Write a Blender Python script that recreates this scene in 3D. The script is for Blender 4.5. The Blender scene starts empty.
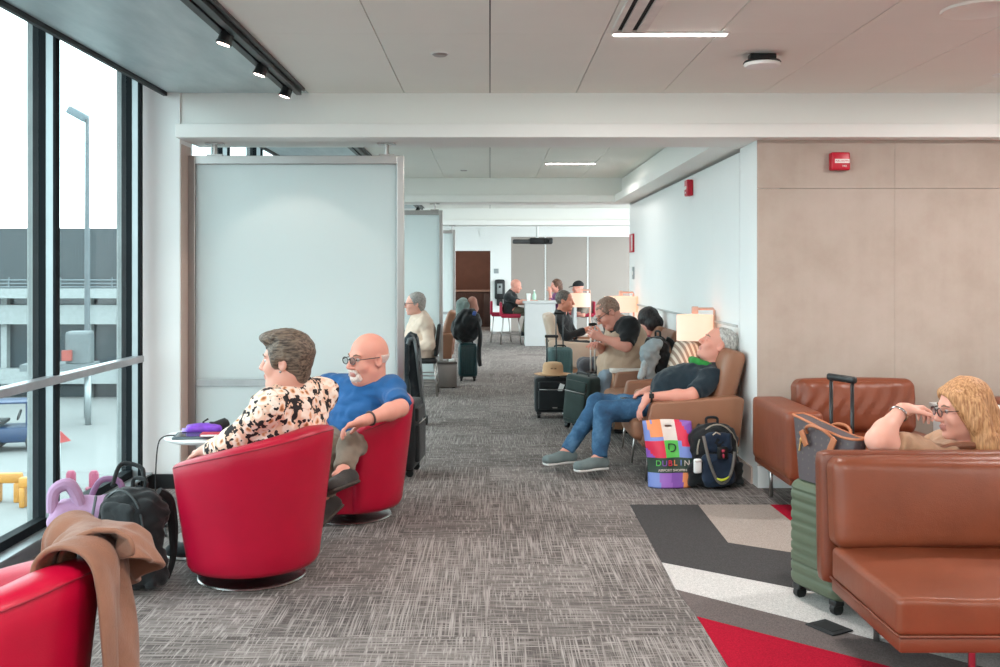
import bpy, bmesh, math, random
import numpy as np
from mathutils import Vector, Matrix, noise as mnoise

random.seed(7)
SC = bpy.context.scene
COL = SC.collection
H = 1.5            # eye height of the camera
FOC = 970.0        # focal length in pixels of the 1000 px wide frame
VX, VY = 490.0, 273.0
PI = math.pi

def V(*a): return Vector(a)
def W(px, py, d):  # a point of the room from its place in the picture and its distance down the hall
    return Vector(((px - VX) * d / FOC, d, H - (py - VY) * d / FOC))
def F(px, py):     # a point of the floor
    d = FOC * H / (py - VY)
    return Vector(((px - VX) * d / FOC, d, 0.0))

# ------------------------------------------------------------------ materials
def lin(c):
    c = c.lstrip('#')
    out = []
    for i in (0, 2, 4):
        v = int(c[i:i + 2], 16) / 255.0
        out.append(v / 12.92 if v <= 0.04045 else ((v + 0.055) / 1.055) ** 2.4)
    return tuple(out) + (1.0,)

class NT:
    def __init__(self, name):
        self.m = bpy.data.materials.new(name)
        self.m.use_nodes = True
        self.t = self.m.node_tree
        self.b = self.t.nodes['Principled BSDF']
        self.out = self.t.nodes['Material Output']
    def n(self, kind, **kw):
        nd = self.t.nodes.new(kind)
        for k, v in kw.items():
            if k.startswith('i_'):
                nd.inputs[k[2:].replace('_', ' ')].default_value = v
            else:
                setattr(nd, k, v)
        return nd
    def l(self, a, b): self.t.links.new(a, b)
    def obj(self, scale=(1, 1, 1), rot=(0, 0, 0), loc=(0, 0, 0)):
        tc = self.n('ShaderNodeTexCoord')
        mp = self.n('ShaderNodeMapping')
        mp.inputs['Scale'].default_value = scale
        mp.inputs['Rotation'].default_value = rot
        mp.inputs['Location'].default_value = loc
        self.l(tc.outputs['Object'], mp.inputs['Vector'])
        return mp.outputs['Vector']
    def noise(self, vec, scale, detail=3, rough=0.55):
        nd = self.n('ShaderNodeTexNoise')
        nd.inputs['Scale'].default_value = scale
        nd.inputs['Detail'].default_value = detail
        nd.inputs['Roughness'].default_value = rough
        if vec is not None: self.l(vec, nd.inputs['Vector'])
        return nd.outputs['Fac']
    def ramp(self, fac, stops, interp='LINEAR'):
        nd = self.n('ShaderNodeValToRGB')
        cr = nd.color_ramp
        cr.interpolation = interp
        while len(cr.elements) < len(stops): cr.elements.new(0.5)
        for e, (p, c) in zip(cr.elements, stops):
            e.position = p
            e.color = c if not isinstance(c, str) else lin(c)
        if fac is not None: self.l(fac, nd.inputs['Fac'])
        return nd.outputs['Color']
    def mix(self, fac, a, b, mode='MIX'):
        nd = self.n('ShaderNodeMix', data_type='RGBA', blend_type=mode)
        for sock, v in ((nd.inputs[0], fac), (nd.inputs[6], a), (nd.inputs[7], b)):
            if hasattr(v, 'is_linked'): self.l(v, sock)
            elif isinstance(v, str): sock.default_value = lin(v)
            else: sock.default_value = v
        return nd.outputs[2]
    def math(self, op, a, b=0.0):
        nd = self.n('ShaderNodeMath', operation=op)
        for sock, v in ((nd.inputs[0], a), (nd.inputs[1], b)):
            if hasattr(v, 'is_linked'): self.l(v, sock)
            else: sock.default_value = v
        return nd.outputs[0]
    def color(self, v):
        if hasattr(v, 'is_linked'): self.l(v, self.b.inputs['Base Color'])
        else: self.b.inputs['Base Color'].default_value = lin(v) if isinstance(v, str) else v
    def bump(self, height, strength=0.2, dist=0.01):
        nd = self.n('ShaderNodeBump')
        nd.inputs['Strength'].default_value = strength
        nd.inputs['Distance'].default_value = dist
        self.l(height, nd.inputs['Height'])
        self.l(nd.outputs['Normal'], self.b.inputs['Normal'])
    def set(self, **kw):
        for k, v in kw.items(): self.b.inputs[k.replace('_', ' ')].default_value = v
        return self

def mk(name, col, rough=0.6, metal=0.0, var=0.12, vscale=6.0, bump=0.0, bscale=60.0, spec=None, **kw):
    """a plain procedural material: colour mottled a little, fine bump"""
    t = NT(name)
    vec = t.obj()
    c = lin(col)
    f = t.noise(vec, vscale, 4)
    lo = tuple(x * (1 - var) for x in c[:3]) + (1,)
    hi = tuple(min(1, x * (1 + var)) for x in c[:3]) + (1,)
    t.color(t.ramp(f, [(0.3, lo), (0.7, hi)]))
    t.set(Roughness=rough, Metallic=metal)
    if spec is not None: t.b.inputs['Specular IOR Level'].default_value = spec
    if bump: t.bump(t.noise(vec, bscale, 3), bump, 0.01)
    for k, v in kw.items(): t.b.inputs[k.replace('_', ' ')].default_value = v
    return t.m

def cloth(name, col, rough=0.9, var=0.15, weave=260.0, bump=0.25):
    t = NT(name)
    vec = t.obj()
    c = lin(col)
    f = t.noise(vec, 9, 4)
    lo = tuple(x * (1 - var) for x in c[:3]) + (1,)
    hi = tuple(min(1, x * (1 + var)) for x in c[:3]) + (1,)
    t.color(t.ramp(f, [(0.3, lo), (0.7, hi)]))
    t.set(Roughness=rough)
    t.b.inputs['Specular IOR Level'].default_value = 0.25
    t.b.inputs['Sheen Weight'].default_value = 0.15
    h = t.math('ADD', t.noise(vec, weave, 2), t.math('MULTIPLY', t.noise(vec, 22, 3), 2.0))
    t.bump(h, bump, 0.006)
    return t.m

def leather(name, col, rough=0.38, crease=0.25, var=0.12, cscale=9.0):
    t = NT(name)
    vec = t.obj()
    c = lin(col)
    f = t.noise(vec, 5, 5)
    lo = tuple(x * (1 - var) for x in c[:3]) + (1,)
    hi = tuple(min(1, x * (1 + var)) for x in c[:3]) + (1,)
    t.color(t.ramp(f, [(0.3, lo), (0.7, hi)]))
    t.set(Roughness=rough)
    t.b.inputs['Specular IOR Level'].default_value = 0.4
    g = t.n('ShaderNodeTexVoronoi'); g.inputs['Scale'].default_value = 330; t.l(vec, g.inputs['Vector'])
    h = t.math('ADD', t.math('MULTIPLY', g.outputs['Distance'], 0.12), t.math('MULTIPLY', t.noise(vec, cscale, 4), crease * 4))
    t.bump(h, 0.25, 0.012)
    return t.m

def emit(name, col, strength):
    t = NT(name)
    t.color('#ffffff')
    t.b.inputs['Emission Color'].default_value = lin(col)
    t.b.inputs['Emission Strength'].default_value = strength
    return t.m

# ------------------------------------------------------------------ objects
def empty(name, label=None, cat=None, loc=(0, 0, 0), rz=0.0, group=None):
    o = bpy.data.objects.new(name, None)
    o.empty_display_size = 0.1
    COL.objects.link(o)
    o.location = loc
    o.rotation_euler = (0, 0, rz)
    tag(o, label, cat, group)
    return o

def tag(o, label=None, cat=None, group=None, kind=None):
    if label: o['label'] = label
    if cat: o['category'] = cat
    if group: o['group'] = group
    if kind: o['kind'] = kind
    return o

def root_matrix(o):
    m = Matrix.Identity(4)
    while o is not None:
        m = (Matrix.Translation(o.location) @ o.rotation_euler.to_matrix().to_4x4()) @ m
        o = o.parent
    return m

def link_mesh(name, me, mats, parent=None, world=False, smooth=True, mods=()):
    if not isinstance(mats, (list, tuple)): mats = [mats]
    for m in mats: me.materials.append(m)
    if world and parent is not None:
        me.transform(root_matrix(parent).inverted())
    if smooth:
        me.polygons.foreach_set('use_smooth', [True] * len(me.polygons))
    o = bpy.data.objects.new(name, me)
    COL.objects.link(o)
    if parent is not None: o.parent = parent
    for kind, kw in mods:
        md = o.modifiers.new(kind.title(), kind)
        for k, v in kw.items(): setattr(md, k, v)
    return o

def rot(rx=0, ry=0, rz=0):
    return (Matrix.Rotation(rz, 3, 'Z') @ Matrix.Rotation(ry, 3, 'Y') @ Matrix.Rotation(rx, 3, 'X'))

class B:
    """collects shapes for ONE mesh"""
    def __init__(self): self.bm = bmesh.new(); self.mi = 0
    def _new(self, before_v, before_f, M=None):
        self.bm.verts.ensure_lookup_table(); self.bm.faces.ensure_lookup_table()
        vs = self.bm.verts[before_v:]; fs = self.bm.faces[before_f:]
        if M is not None:
            for v in vs: v.co = M @ v.co
        for f in fs: f.material_index = self.mi
        return vs, fs
    def raw(self, verts, faces):
        vv = [self.bm.verts.new(v) for v in verts]
        for f in faces:
            try:
                fc = self.bm.faces.new([vv[i] for i in f]); fc.material_index = self.mi
            except ValueError: pass
        return self
    def box(self, c, size, R=None, bev=0.0, seg=2, taper=None):
        hx, hy, hz = size[0] / 2, size[1] / 2, size[2] / 2
        t = bmesh.new()
        vs = []
        for z in (-1, 1):
            k = 1.0 if (taper is None or z < 0) else taper
            for y in (-1, 1):
                for x in (-1, 1): vs.append(t.verts.new((x * hx * k, y * hy * k, z * hz)))
        for f in ((0, 2, 3, 1), (4, 5, 7, 6), (0, 1, 5, 4), (2, 6, 7, 3), (0, 4, 6, 2), (1, 3, 7, 5)):
            t.faces.new([vs[i] for i in f])
        if bev > 0:
            bmesh.ops.bevel(t, geom=list(t.edges), offset=min(bev, min(hx, hy, hz) * 0.95), segments=seg, profile=0.5, affect='EDGES')
        self.merge(t, c, R)
        return self
    def merge(self, t, c=(0, 0, 0), R=None):
        c = Vector(c)
        t.verts.index_update()
        vs = [(R @ v.co if R is not None else v.co) + c for v in t.verts]
        self.raw(vs, [[v.index for v in f.verts] for f in t.faces])
        t.free()
    def cushion(self, c, size, R=None, r=0.04, puff=(0, 0, 0), n=10, fn=None):
        """rounded box of n x n faces per side, each side bulging by puff"""
        h = [s / 2 for s in size]
        r = min(r, min(h))
        t = bmesh.new(); bmesh.ops.create_cube(t, size=2)
        bmesh.ops.subdivide_edges(t, edges=list(t.edges), cuts=n, use_grid_fill=True)
        for v in t.verts:
            u = v.co.copy()
            # denser towards the edges
            q = Vector([math.sin(a * PI / 2) for a in u])
            p = Vector([q[i] * h[i] for i in range(3)])
            inn = Vector([max(-(h[i] - r), min(h[i] - r, p[i])) for i in range(3)])
            d = p - inn
            if d.length > 1e-9:
                p = inn + d.normalized() * r
            for i in range(3):
                if puff[i]:
                    j, k = (i + 1) % 3, (i + 2) % 3
                    p[i] += puff[i] * q[i] * (1 - q[j] ** 2) * (1 - q[k] ** 2)
            if fn: p = fn(p, q)
            v.co = p
        self.merge(t, c, R)
        return self
    def tube(self, pts, r, n=8, closed=False, cap=True, soft=True):
        pts = [Vector(p) for p in pts]
        m = len(pts)
        rs = list(r) if isinstance(r, (list, tuple)) else [r] * m
        if soft and not closed and 4 <= m <= 9:
            q, qr = [], []
            for i in range(m - 1):
                p0, p1, p2, p3 = pts[max(i - 1, 0)], pts[i], pts[i + 1], pts[min(i + 2, m - 1)]
                for k in range(5):
                    t = k / 5
                    q.append(0.5 * ((2 * p1) + (p2 - p0) * t + (2 * p0 - 5 * p1 + 4 * p2 - p3) * t * t + (3 * p1 - p0 - 3 * p2 + p3) * t ** 3)); qr.append(rs[i] + (rs[i + 1] - rs[i]) * t)
            q.append(pts[-1]); qr.append(rs[-1]); pts, rs, m = q, qr, len(q)
        tang = []
        for i in range(m):
            if closed: t = pts[(i + 1) % m] - pts[i - 1]
            else: t = pts[min(i + 1, m - 1)] - pts[max(i - 1, 0)]
            tang.append(t.normalized())
        up = Vector((0, 0, 1)) if abs(tang[0].z) < 0.9 else Vector((1, 0, 0))
        u = tang[0].cross(up).normalized()
        verts, faces = [], []
        for i in range(m):
            u = (u - tang[i] * u.dot(tang[i])).normalized()
            w = tang[i].cross(u)
            for k in range(n):
                a = 2 * PI * k / n
                verts.append(pts[i] + (u * math.cos(a) + w * math.sin(a)) * rs[i])
        for i in range(m if closed else m - 1):
            j = (i + 1) % m
            for k in range(n):
                k2 = (k + 1) % n
                faces.append((i * n + k, i * n + k2, j * n + k2, j * n + k))
        if cap and not closed:
            faces.append(tuple(reversed(range(n)))); faces.append(tuple(range((m - 1) * n, m * n)))
        self.raw(verts, faces)
        return self
    def cyl(self, a, b, r, r2=None, n=20):
        return self.tube([a, b], [r, r if r2 is None else r2], n)
    def lathe(self, prof, n=32, c=(0, 0, 0), R=None, sx=1.0, sy=1.0):
        c = Vector(c)
        verts, faces = [], []
        m = len(prof)
        for k in range(n):
            a = 2 * PI * k / n
            for (r, z) in prof:
                p = Vector((r * math.cos(a) * sx, r * math.sin(a) * sy, z))
                verts.append((R @ p if R is not None else p) + c)
        for k in range(n):
            k2 = (k + 1) % n
            for i in range(m - 1):
                faces.append((k * m + i, k2 * m + i, k2 * m + i + 1, k * m + i + 1))
        if prof[0][0] > 1e-6: faces.append(tuple(k * m for k in reversed(range(n))))
        if prof[-1][0] > 1e-6: faces.append(tuple(k * m + m - 1 for k in range(n)))
        self.raw(verts, faces)
        return self
    def ball(self, c, r, R=None, n=16):
        r = (r, r, r) if isinstance(r, (int, float)) else r
        t = bmesh.new(); bmesh.ops.create_uvsphere(t, u_segments=n, v_segments=max(6, n // 2 + 2), radius=1)
        for v in t.verts: v.co = Vector((v.co.x * r[0], v.co.y * r[1], v.co.z * r[2]))
        self.merge(t, c, R)
        return self
    def prism(self, poly, lo, hi, axis='y', bev=0.0, seg=2):
        """polygon (a,b) extruded along axis from lo to hi; axis y: (x,z); axis x: (y,z); axis z: (x,y)"""
        t = bmesh.new()
        def P(a, b, w):
            return {'y': (a, w, b), 'x': (w, a, b), 'z': (a, b, w)}[axis]
        A = [t.verts.new(P(a, b, lo)) for a, b in poly]
        C = [t.verts.new(P(a, b, hi)) for a, b in poly]
        k = len(poly)
        t.faces.new(A); t.faces.new(list(reversed(C)))
        for i in range(k):
            j = (i + 1) % k
            t.faces.new((A[j], A[i], C[i], C[j]))
        bmesh.ops.recalc_face_normals(t, faces=list(t.faces))
        if bev: bmesh.ops.bevel(t, geom=list(t.edges), offset=bev, segments=seg, profile=0.5, affect='EDGES')
        self.merge(t)
        return self
    def loft(self, rings, cap=True, closed=True):
        verts, faces = [], []
        n = len(rings[0])
        for rg in rings: verts += [Vector(p) for p in rg]
        for i in range(len(rings) - 1):
            for k in range(n if closed else n - 1):
                k2 = (k + 1) % n
                faces.append((i * n + k, i * n + k2, (i + 1) * n + k2, (i + 1) * n + k))
        if cap and closed:
            faces.append(tuple(reversed(range(n)))); faces.append(tuple(range((len(rings) - 1) * n, len(rings) * n)))
        self.raw(verts, faces)
        return self
    def out(self, name, mats, parent=None, world=False, smooth=True, mods=(), fix=True, sharp=35):
        if fix: bmesh.ops.recalc_face_normals(self.bm, faces=list(self.bm.faces))
        if smooth:
            for e in self.bm.edges:
                if len(e.link_faces) == 2 and e.calc_face_angle(0) > math.radians(sharp): e.smooth = False
        me = bpy.data.meshes.new(name)
        self.bm.to_mesh(me); self.bm.free()
        return link_mesh(name, me, mats, parent, world, smooth, mods)

def struct(o, kind='structure'):
    o['kind'] = kind
    return o

# ------------------------------------------------------------------ smooth-union solids (people, bags, cloth)
class Solid:
    """a soft solid: capsules, ellipsoids and rounded boxes melted together, meshed with surface nets"""
    def __init__(self, res=0.01): self.res = res; self.p = []
    def cap(self, a, b, ra, rb=None, k=0.03, op='+', flat=None, sq=None):
        self.p.append(('c', np.array(a, float), np.array(b, float), ra, ra if rb is None else rb, k, op, flat, sq)); return self
    def ell(self, c, r, R=None, k=0.03, op='+'):
        r = (r, r, r) if isinstance(r, (int, float)) else r
        self.p.append(('e', np.array(c, float), np.array(r, float), np.eye(3) if R is None else np.array(R, float), k, op)); return self
    def box(self, c, h, r=0.02, R=None, k=0.02, op='+'):
        self.p.append(('b', np.array(c, float), np.array(h, float), np.eye(3) if R is None else np.array(R, float), r, k, op)); return self
    def half(self, pt, nrm, k=0.004):
        """cut away everything on the side the normal points to"""
        nrm = np.array(nrm, float); nrm /= np.linalg.norm(nrm)
        self.p.append(('h', np.array(pt, float), nrm, k, '-')); return self
    def bound(self, q):
        if q[0] == 'c':
            r = max(q[3], q[4]) * (1.0 if q[8] is None else max(q[8][1:])); return np.minimum(q[1], q[2]) - r, np.maximum(q[1], q[2]) + r
        if q[0] == 'e':
            ext = np.sqrt(((q[3] * q[2][None, :]) ** 2).sum(1)); return q[1] - ext, q[1] + ext
        if q[0] == 'b':
            ext = np.abs(q[3]) @ q[2]; return q[1] - ext, q[1] + ext
    def build(self, fold=None):
        res = self.res
        lo = np.full(3, 1e9); hi = -lo
        for q in self.p:
            if q[-1] == '-' or (q[0] == 'c' and q[6] == '-'): continue
            a, b = self.bound(q); lo = np.minimum(lo, a); hi = np.maximum(hi, b)
        lo = lo - 3.3 * res; n = np.ceil((hi + 3.3 * res - lo) / res).astype(int) + 1
        Fd = np.full(n, 9.0, np.float32)
        ax = [lo[i] + res * np.arange(n[i]) for i in range(3)]
        for q in self.p:
            if q[0] == 'h':
                d = -((ax[0][:, None, None] - q[1][0]) * q[2][0] + (ax[1][None, :, None] - q[1][1]) * q[2][1] + (ax[2][None, None, :] - q[1][2]) * q[2][2])
                d = d.astype(np.float32); k = q[3]
                h = np.maximum(k - np.abs(Fd + d), 0) / k
                Fd = np.maximum(Fd, -d) + h * h * k * 0.25
                continue
            a, b = self.bound(q)
            k = q[5] if q[0] == 'c' else q[-2]
            op = q[6] if q[0] == 'c' else q[-1]
            mg = k + 3 * res
            i0 = np.maximum(np.floor((a - mg - lo) / res).astype(int), 0); i1 = np.minimum(np.ceil((b + mg - lo) / res).astype(int) + 1, n)
            if (i1 <= i0).any(): continue
            X = (ax[0][i0[0]:i1[0]][:, None, None]); Y = (ax[1][i0[1]:i1[1]][None, :, None]); Z = (ax[2][i0[2]:i1[2]][None, None, :])
            if q[0] == 'c':
                A, Bv = q[1], q[2]; ba = Bv - A; L2 = max(float(ba @ ba), 1e-9)
                px, py, pz = X - A[0], Y - A[1], Z - A[2]
                tr = (px * ba[0] + py * ba[1] + pz * ba[2]) / L2
                t = np.clip(tr, 0, 1)
                qx, qy, qz = px - t * ba[0], py - t * ba[1], pz - t * ba[2]
                if q[8] is None:
                    d = np.sqrt(qx * qx + qy * qy + qz * qz) - (q[3] + (q[4] - q[3]) * t)
                else:
                    sd = np.array(q[8][0], float); sd /= np.linalg.norm(sd); su, sv = q[8][1], q[8][2]
                    along = qx * sd[0] + qy * sd[1] + qz * sd[2]
                    r2 = qx * qx + qy * qy + qz * qz - along * along
                    d = (np.sqrt((along / su) ** 2 + np.maximum(r2, 0) / sv ** 2) - (q[3] + (q[4] - q[3]) * t)) * min(su, sv)
                if q[7] is not None:
                    L = math.sqrt(L2)
                    if 'b' in q[7]: d = np.maximum(d, (tr - 1) * L)
                    if 'a' in q[7]: d = np.maximum(d, -tr * L)
            else:
                R = q[3]; px, py, pz = X - q[1][0], Y - q[1][1], Z - q[1][2]
                u = px * R[0, 0] + py * R[1, 0] + pz * R[2, 0]; v = px * R[0, 1] + py * R[1, 1] + pz * R[2, 1]; w = px * R[0, 2] + py * R[1, 2] + pz * R[2, 2]
                r = q[2]
                if q[0] == 'e':
                    k0 = np.sqrt((u / r[0]) ** 2 + (v / r[1]) ** 2 + (w / r[2]) ** 2)
                    k1 = np.sqrt((u / r[0] ** 2) ** 2 + (v / r[1] ** 2) ** 2 + (w / r[2] ** 2) ** 2)
                    d = k0 * (k0 - 1) / np.maximum(k1, 1e-6)
                else:
                    rr = q[4]
                    du, dv, dw = np.abs(u) - r[0] + rr, np.abs(v) - r[1] + rr, np.abs(w) - r[2] + rr
                    d = np.sqrt(np.maximum(du, 0) ** 2 + np.maximum(dv, 0) ** 2 + np.maximum(dw, 0) ** 2) + np.minimum(np.maximum(du, np.maximum(dv, dw)), 0) - rr
            d = d.astype(np.float32)
            sub = Fd[i0[0]:i1[0], i0[1]:i1[1], i0[2]:i1[2]]
            k = max(k, 1e-5)
            if op == '+':
                h = np.maximum(k - np.abs(sub - d), 0) / k
                Fd[i0[0]:i1[0], i0[1]:i1[1], i0[2]:i1[2]] = np.minimum(sub, d) - h * h * k * 0.25
            else:
                h = np.maximum(k - np.abs(sub + d), 0) / k
                Fd[i0[0]:i1[0], i0[1]:i1[1], i0[2]:i1[2]] = np.maximum(sub, -d) + h * h * k * 0.25
        if fold is not None:
            amp, fr, seed = fold
            X, Y, Z = ax[0][:, None, None] * fr, ax[1][None, :, None] * fr, ax[2][None, None, :] * fr
            rg = random.Random(seed)
            g = np.zeros(n, np.float32)
            for o in range(4):
                c = [rg.uniform(-1, 1) for _ in range(6)]; ph = rg.uniform(0, 6)
                s = 1.0 + 0.8 * o
                g += (np.sin(s * (c[0] * X + c[1] * Y + 1.4 * c[2] * Z) + 1.6 * np.sin(0.6 * s * (c[3] * X + c[4] * Y + c[5] * Z) + ph) + ph) / (1 + 0.5 * o)).astype(np.float32)
            Fd += amp * g
        # surface nets
        S = Fd < 0
        cnt = np.zeros(n - 1, np.int8)
        for dx in (0, 1):
            for dy in (0, 1):
                for dz in (0, 1): cnt += S[dx:n[0] - 1 + dx, dy:n[1] - 1 + dy, dz:n[2] - 1 + dz]
        cells = np.argwhere((cnt > 0) & (cnt < 8))
        idx = -np.ones(n - 1, np.int64); idx[cells[:, 0], cells[:, 1], cells[:, 2]] = np.arange(len(cells))
        acc = np.zeros((len(cells), 3)); num = np.zeros(len(cells))
        cor = [(a, b, c) for a in (0, 1) for b in (0, 1) for c in (0, 1)]
        for i in range(8):
            for j in range(i + 1, 8):
                if sum(abs(cor[i][m] - cor[j][m]) for m in range(3)) != 1: continue
                ci, cj = np.array(cor[i]), np.array(cor[j])
                vi = Fd[cells[:, 0] + ci[0], cells[:, 1] + ci[1], cells[:, 2] + ci[2]]; vj = Fd[cells[:, 0] + cj[0], cells[:, 1] + cj[1], cells[:, 2] + cj[2]]
                m = (vi < 0) != (vj < 0)
                t = np.where(m, vi / np.where(m, vi - vj, 1), 0)
                acc += np.where(m[:, None], ci + t[:, None] * (cj - ci), 0); num += m
        verts = (cells + acc / num[:, None]) * res + lo
        quads = []
        for axn in range(3):
            sl0 = [slice(None)] * 3; sl1 = [slice(None)] * 3
            sl0[axn] = slice(0, -1); sl1[axn] = slice(1, None)
            ch = np.argwhere(S[tuple(sl0)] != S[tuple(sl1)])
            b, c = (axn + 1) % 3, (axn + 2) % 3
            ch = ch[(ch[:, b] > 0) & (ch[:, c] > 0) & (ch[:, b] < n[b] - 1) & (ch[:, c] < n[c] - 1)]
            ins = S[ch[:, 0], ch[:, 1], ch[:, 2]]
            def at(ob, oc):
                e = ch.copy(); e[:, b] += ob; e[:, c] += oc
                return idx[e[:, 0], e[:, 1], e[:, 2]]
            q = np.stack([at(-1, -1), at(0, -1), at(0, 0), at(-1, 0)], 1)
            q[~ins] = q[~ins][:, ::-1]
            quads.append(q)
        quads = np.concatenate(quads)
        quads = quads[(quads >= 0).all(1)]
        me = bpy.data.meshes.new('solid')
        me.vertices.add(len(verts)); me.vertices.foreach_set('co', verts.astype(np.float32).ravel())
        me.loops.add(len(quads) * 4); me.loops.foreach_set('vertex_index', quads.astype(np.int32).ravel())
        me.polygons.add(len(quads)); me.polygons.foreach_set('loop_start', np.arange(0, len(quads) * 4, 4, dtype=np.int32))
        me.update(calc_edges=True); me.validate()
        return me
    def out(self, name, mats, parent=None, world=True, fold=None, paint=None):
        me = self.build(fold)
        me.name = name
        if paint:
            nf = len(me.polygons); cen = np.zeros(nf * 3, np.float32); me.polygons.foreach_get('center', cen)
            me.polygons.foreach_set('material_index', paint(cen.reshape(-1, 3)).astype(np.int32))
        return link_mesh(name, me, mats, parent, world, True)

def frame(f, u):
    """rotation whose columns are forward, left, up"""
    f = Vector(f).normalized(); u = Vector(u); l = u.cross(f).normalized(); u = f.cross(l).normalized()
    return np.array([[f.x, l.x, u.x], [f.y, l.y, u.y], [f.z, l.z, u.z]])

def text(name, s, size, mat, parent, M, ext=0.001, align='CENTER'):
    """lettering as a thin mesh: M places its plane (local x right, y up, z towards the reader)"""
    cu = bpy.data.curves.new(name, 'FONT'); cu.body = s; cu.size = size; cu.extrude = ext
    cu.align_x = align; cu.align_y = 'CENTER'
    tmp = bpy.data.objects.new('tmp', cu); COL.objects.link(tmp)
    dg = bpy.context.evaluated_depsgraph_get()
    me = bpy.data.meshes.new_from_object(tmp.evaluated_get(dg))
    bpy.data.objects.remove(tmp); bpy.data.curves.remove(cu)
    me.materials.clear(); me.name = name
    me.transform(M)
    return link_mesh(name, me, mat, parent, False, False)

def plane_m(o, right, up):
    r = Vector(right).normalized(); u = Vector(up); n = r.cross(u).normalized(); u = n.cross(r)
    return Matrix(((r.x, u.x, n.x, o[0]), (r.y, u.y, n.y, o[1]), (r.z, u.z, n.z, o[2]), (0, 0, 0, 1)))

def copy_thing(root, loc, rz, label, group=None):
    c = root.copy(); COL.objects.link(c)
    c.location = loc; c.rotation_euler = (0, 0, rz); c['label'] = label
    if group: c['group'] = group
    for ch in list(root.children):
        d = ch.copy(); COL.objects.link(d); d.parent = c
        for g in list(ch.children):
            e = g.copy(); COL.objects.link(e); e.parent = d
    return c
# ================================================================== the place: one lounge hall of four bays
BAYS = [6.78, 12.85, 18.9]      # the cross beams
ZC = 2.758                      # ceiling
ZB = 2.43                       # underside of the beams
XW = -2.45                      # window plane
XS = -1.27                      # where the dark soffit ends and the white ceiling starts
XWALL = 1.868                   # white wall behind the armchairs
YF, YN = 25.0, -5.0
XR = 6.0

# ---- materials of the shell
def carpet_mat():
    t = NT('carpet_grey_hatched')
    tc = t.n('ShaderNodeTexCoord'); sp = t.n('ShaderNodeSeparateXYZ'); t.l(tc.outputs['Object'], sp.inputs[0])
    x, y = sp.outputs[0], sp.outputs[1]
    cx = t.math('FLOOR', t.math('MULTIPLY', x, 2.0)); cy = t.math('FLOOR', t.math('MULTIPLY', y, 2.0))
    cb = t.n('ShaderNodeCombineXYZ'); t.l(cx, cb.inputs[0]); t.l(cy, cb.inputs[1])
    wn = t.n('ShaderNodeTexWhiteNoise', noise_dimensions='3D'); t.l(cb.outputs[0], wn.inputs['Vector'])
    ori = t.math('GREATER_THAN', wn.outputs['Value'], 0.55)
    sc = t.n('ShaderNodeSeparateColor'); t.l(wn.outputs['Color'], sc.inputs[0])
    def lines(sx, sy, seed):
        mp = t.n('ShaderNodeMapping'); mp.inputs['Scale'].default_value = (sx, sy, 1); mp.inputs['Location'].default_value = (seed, seed * 2.3, seed)
        t.l(tc.outputs['Object'], mp.inputs['Vector'])
        return t.noise(mp.outputs['Vector'], 1.0, 2, 0.6)
    fine = t.n('ShaderNodeMix', data_type='FLOAT')
    t.l(ori, fine.inputs[0]); t.l(lines(3.5, 170, 3.1), fine.inputs[2]); t.l(lines(170, 3.5, 7.7), fine.inputs[3])
    fine2 = t.n('ShaderNodeMix', data_type='FLOAT')
    t.l(ori, fine2.inputs[0]); t.l(lines(120, 9, 1.7), fine2.inputs[2]); t.l(lines(9, 120, 9.2), fine2.inputs[3])
    thr = t.math('ADD', t.math('MULTIPLY', t.math('MAXIMUM', fine.outputs[0], t.math('MULTIPLY', fine2.outputs[0], 0.94)), 1.0),
                 t.math('MULTIPLY', t.math('SUBTRACT', sc.outputs[1], 0.5), 0.05))
    col = t.ramp(thr, [(0.40, '#4e4846'), (0.50, '#6b6461'), (0.60, '#968e8a'), (0.74, '#aaa29e')])
    t.color(col)
    t.set(Roughness=0.95); t.b.inputs['Specular IOR Level'].default_value = 0.1
    t.bump(t.noise(tc.outputs['Object'], 240, 2), 0.3, 0.004)
    return t.m

def pile(name, col):
    t = NT(name); vec = t.obj()
    c = lin(col)
    f = t.noise(vec, 190, 3, 0.7)
    t.color(t.ramp(f, [(0.3, tuple(x * 0.62 for x in c[:3]) + (1,)), (0.7, tuple(min(1, x * 1.35) for x in c[:3]) + (1,))]))
    t.set(Roughness=0.95); t.b.inputs['Specular IOR Level'].default_value = 0.1
    t.bump(f, 0.4, 0.004)
    return t.m

M = {}
M['carpet'] = carpet_mat()
M['white_paint'] = mk('white_paint', '#f0f1ef', 0.6, var=0.015, vscale=1.5, bump=0.03, bscale=120)
M['white_panel'] = mk('white_wall_panel', '#eff0ef', 0.45, var=0.015, vscale=1.2)
M['ceiling'] = mk('ceiling_board', '#f1f1ea', 0.8, var=0.015, vscale=2, bump=0.05, bscale=200)
M['beam'] = mk('beam_paint', '#f3f2ee', 0.6, var=0.012, vscale=1.2)
M['taupe'] = mk('taupe_metal', '#c4ada2', 0.45, var=0.04)
M['dark_gap'] = mk('dark_gap', '#3b3a3a', 0.8)
M['black'] = mk('black_trim', '#17191b', 0.5)
M['steel'] = mk('brushed_steel', '#b3adaa', 0.32, 1.0, var=0.06, vscale=3)
M['chrome'] = mk('chrome', '#c9c9c9', 0.12, 1.0, var=0.03)
M['alu'] = mk('grey_aluminium', '#9fa6a8', 0.4, 0.6, var=0.05)
M['dark_frame'] = mk('dark_window_gasket', '#0f1519', 0.7, spec=0.15)
M['bronze_frame'] = mk('dark_bronze', '#4a4344', 0.4, 0.3)

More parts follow.
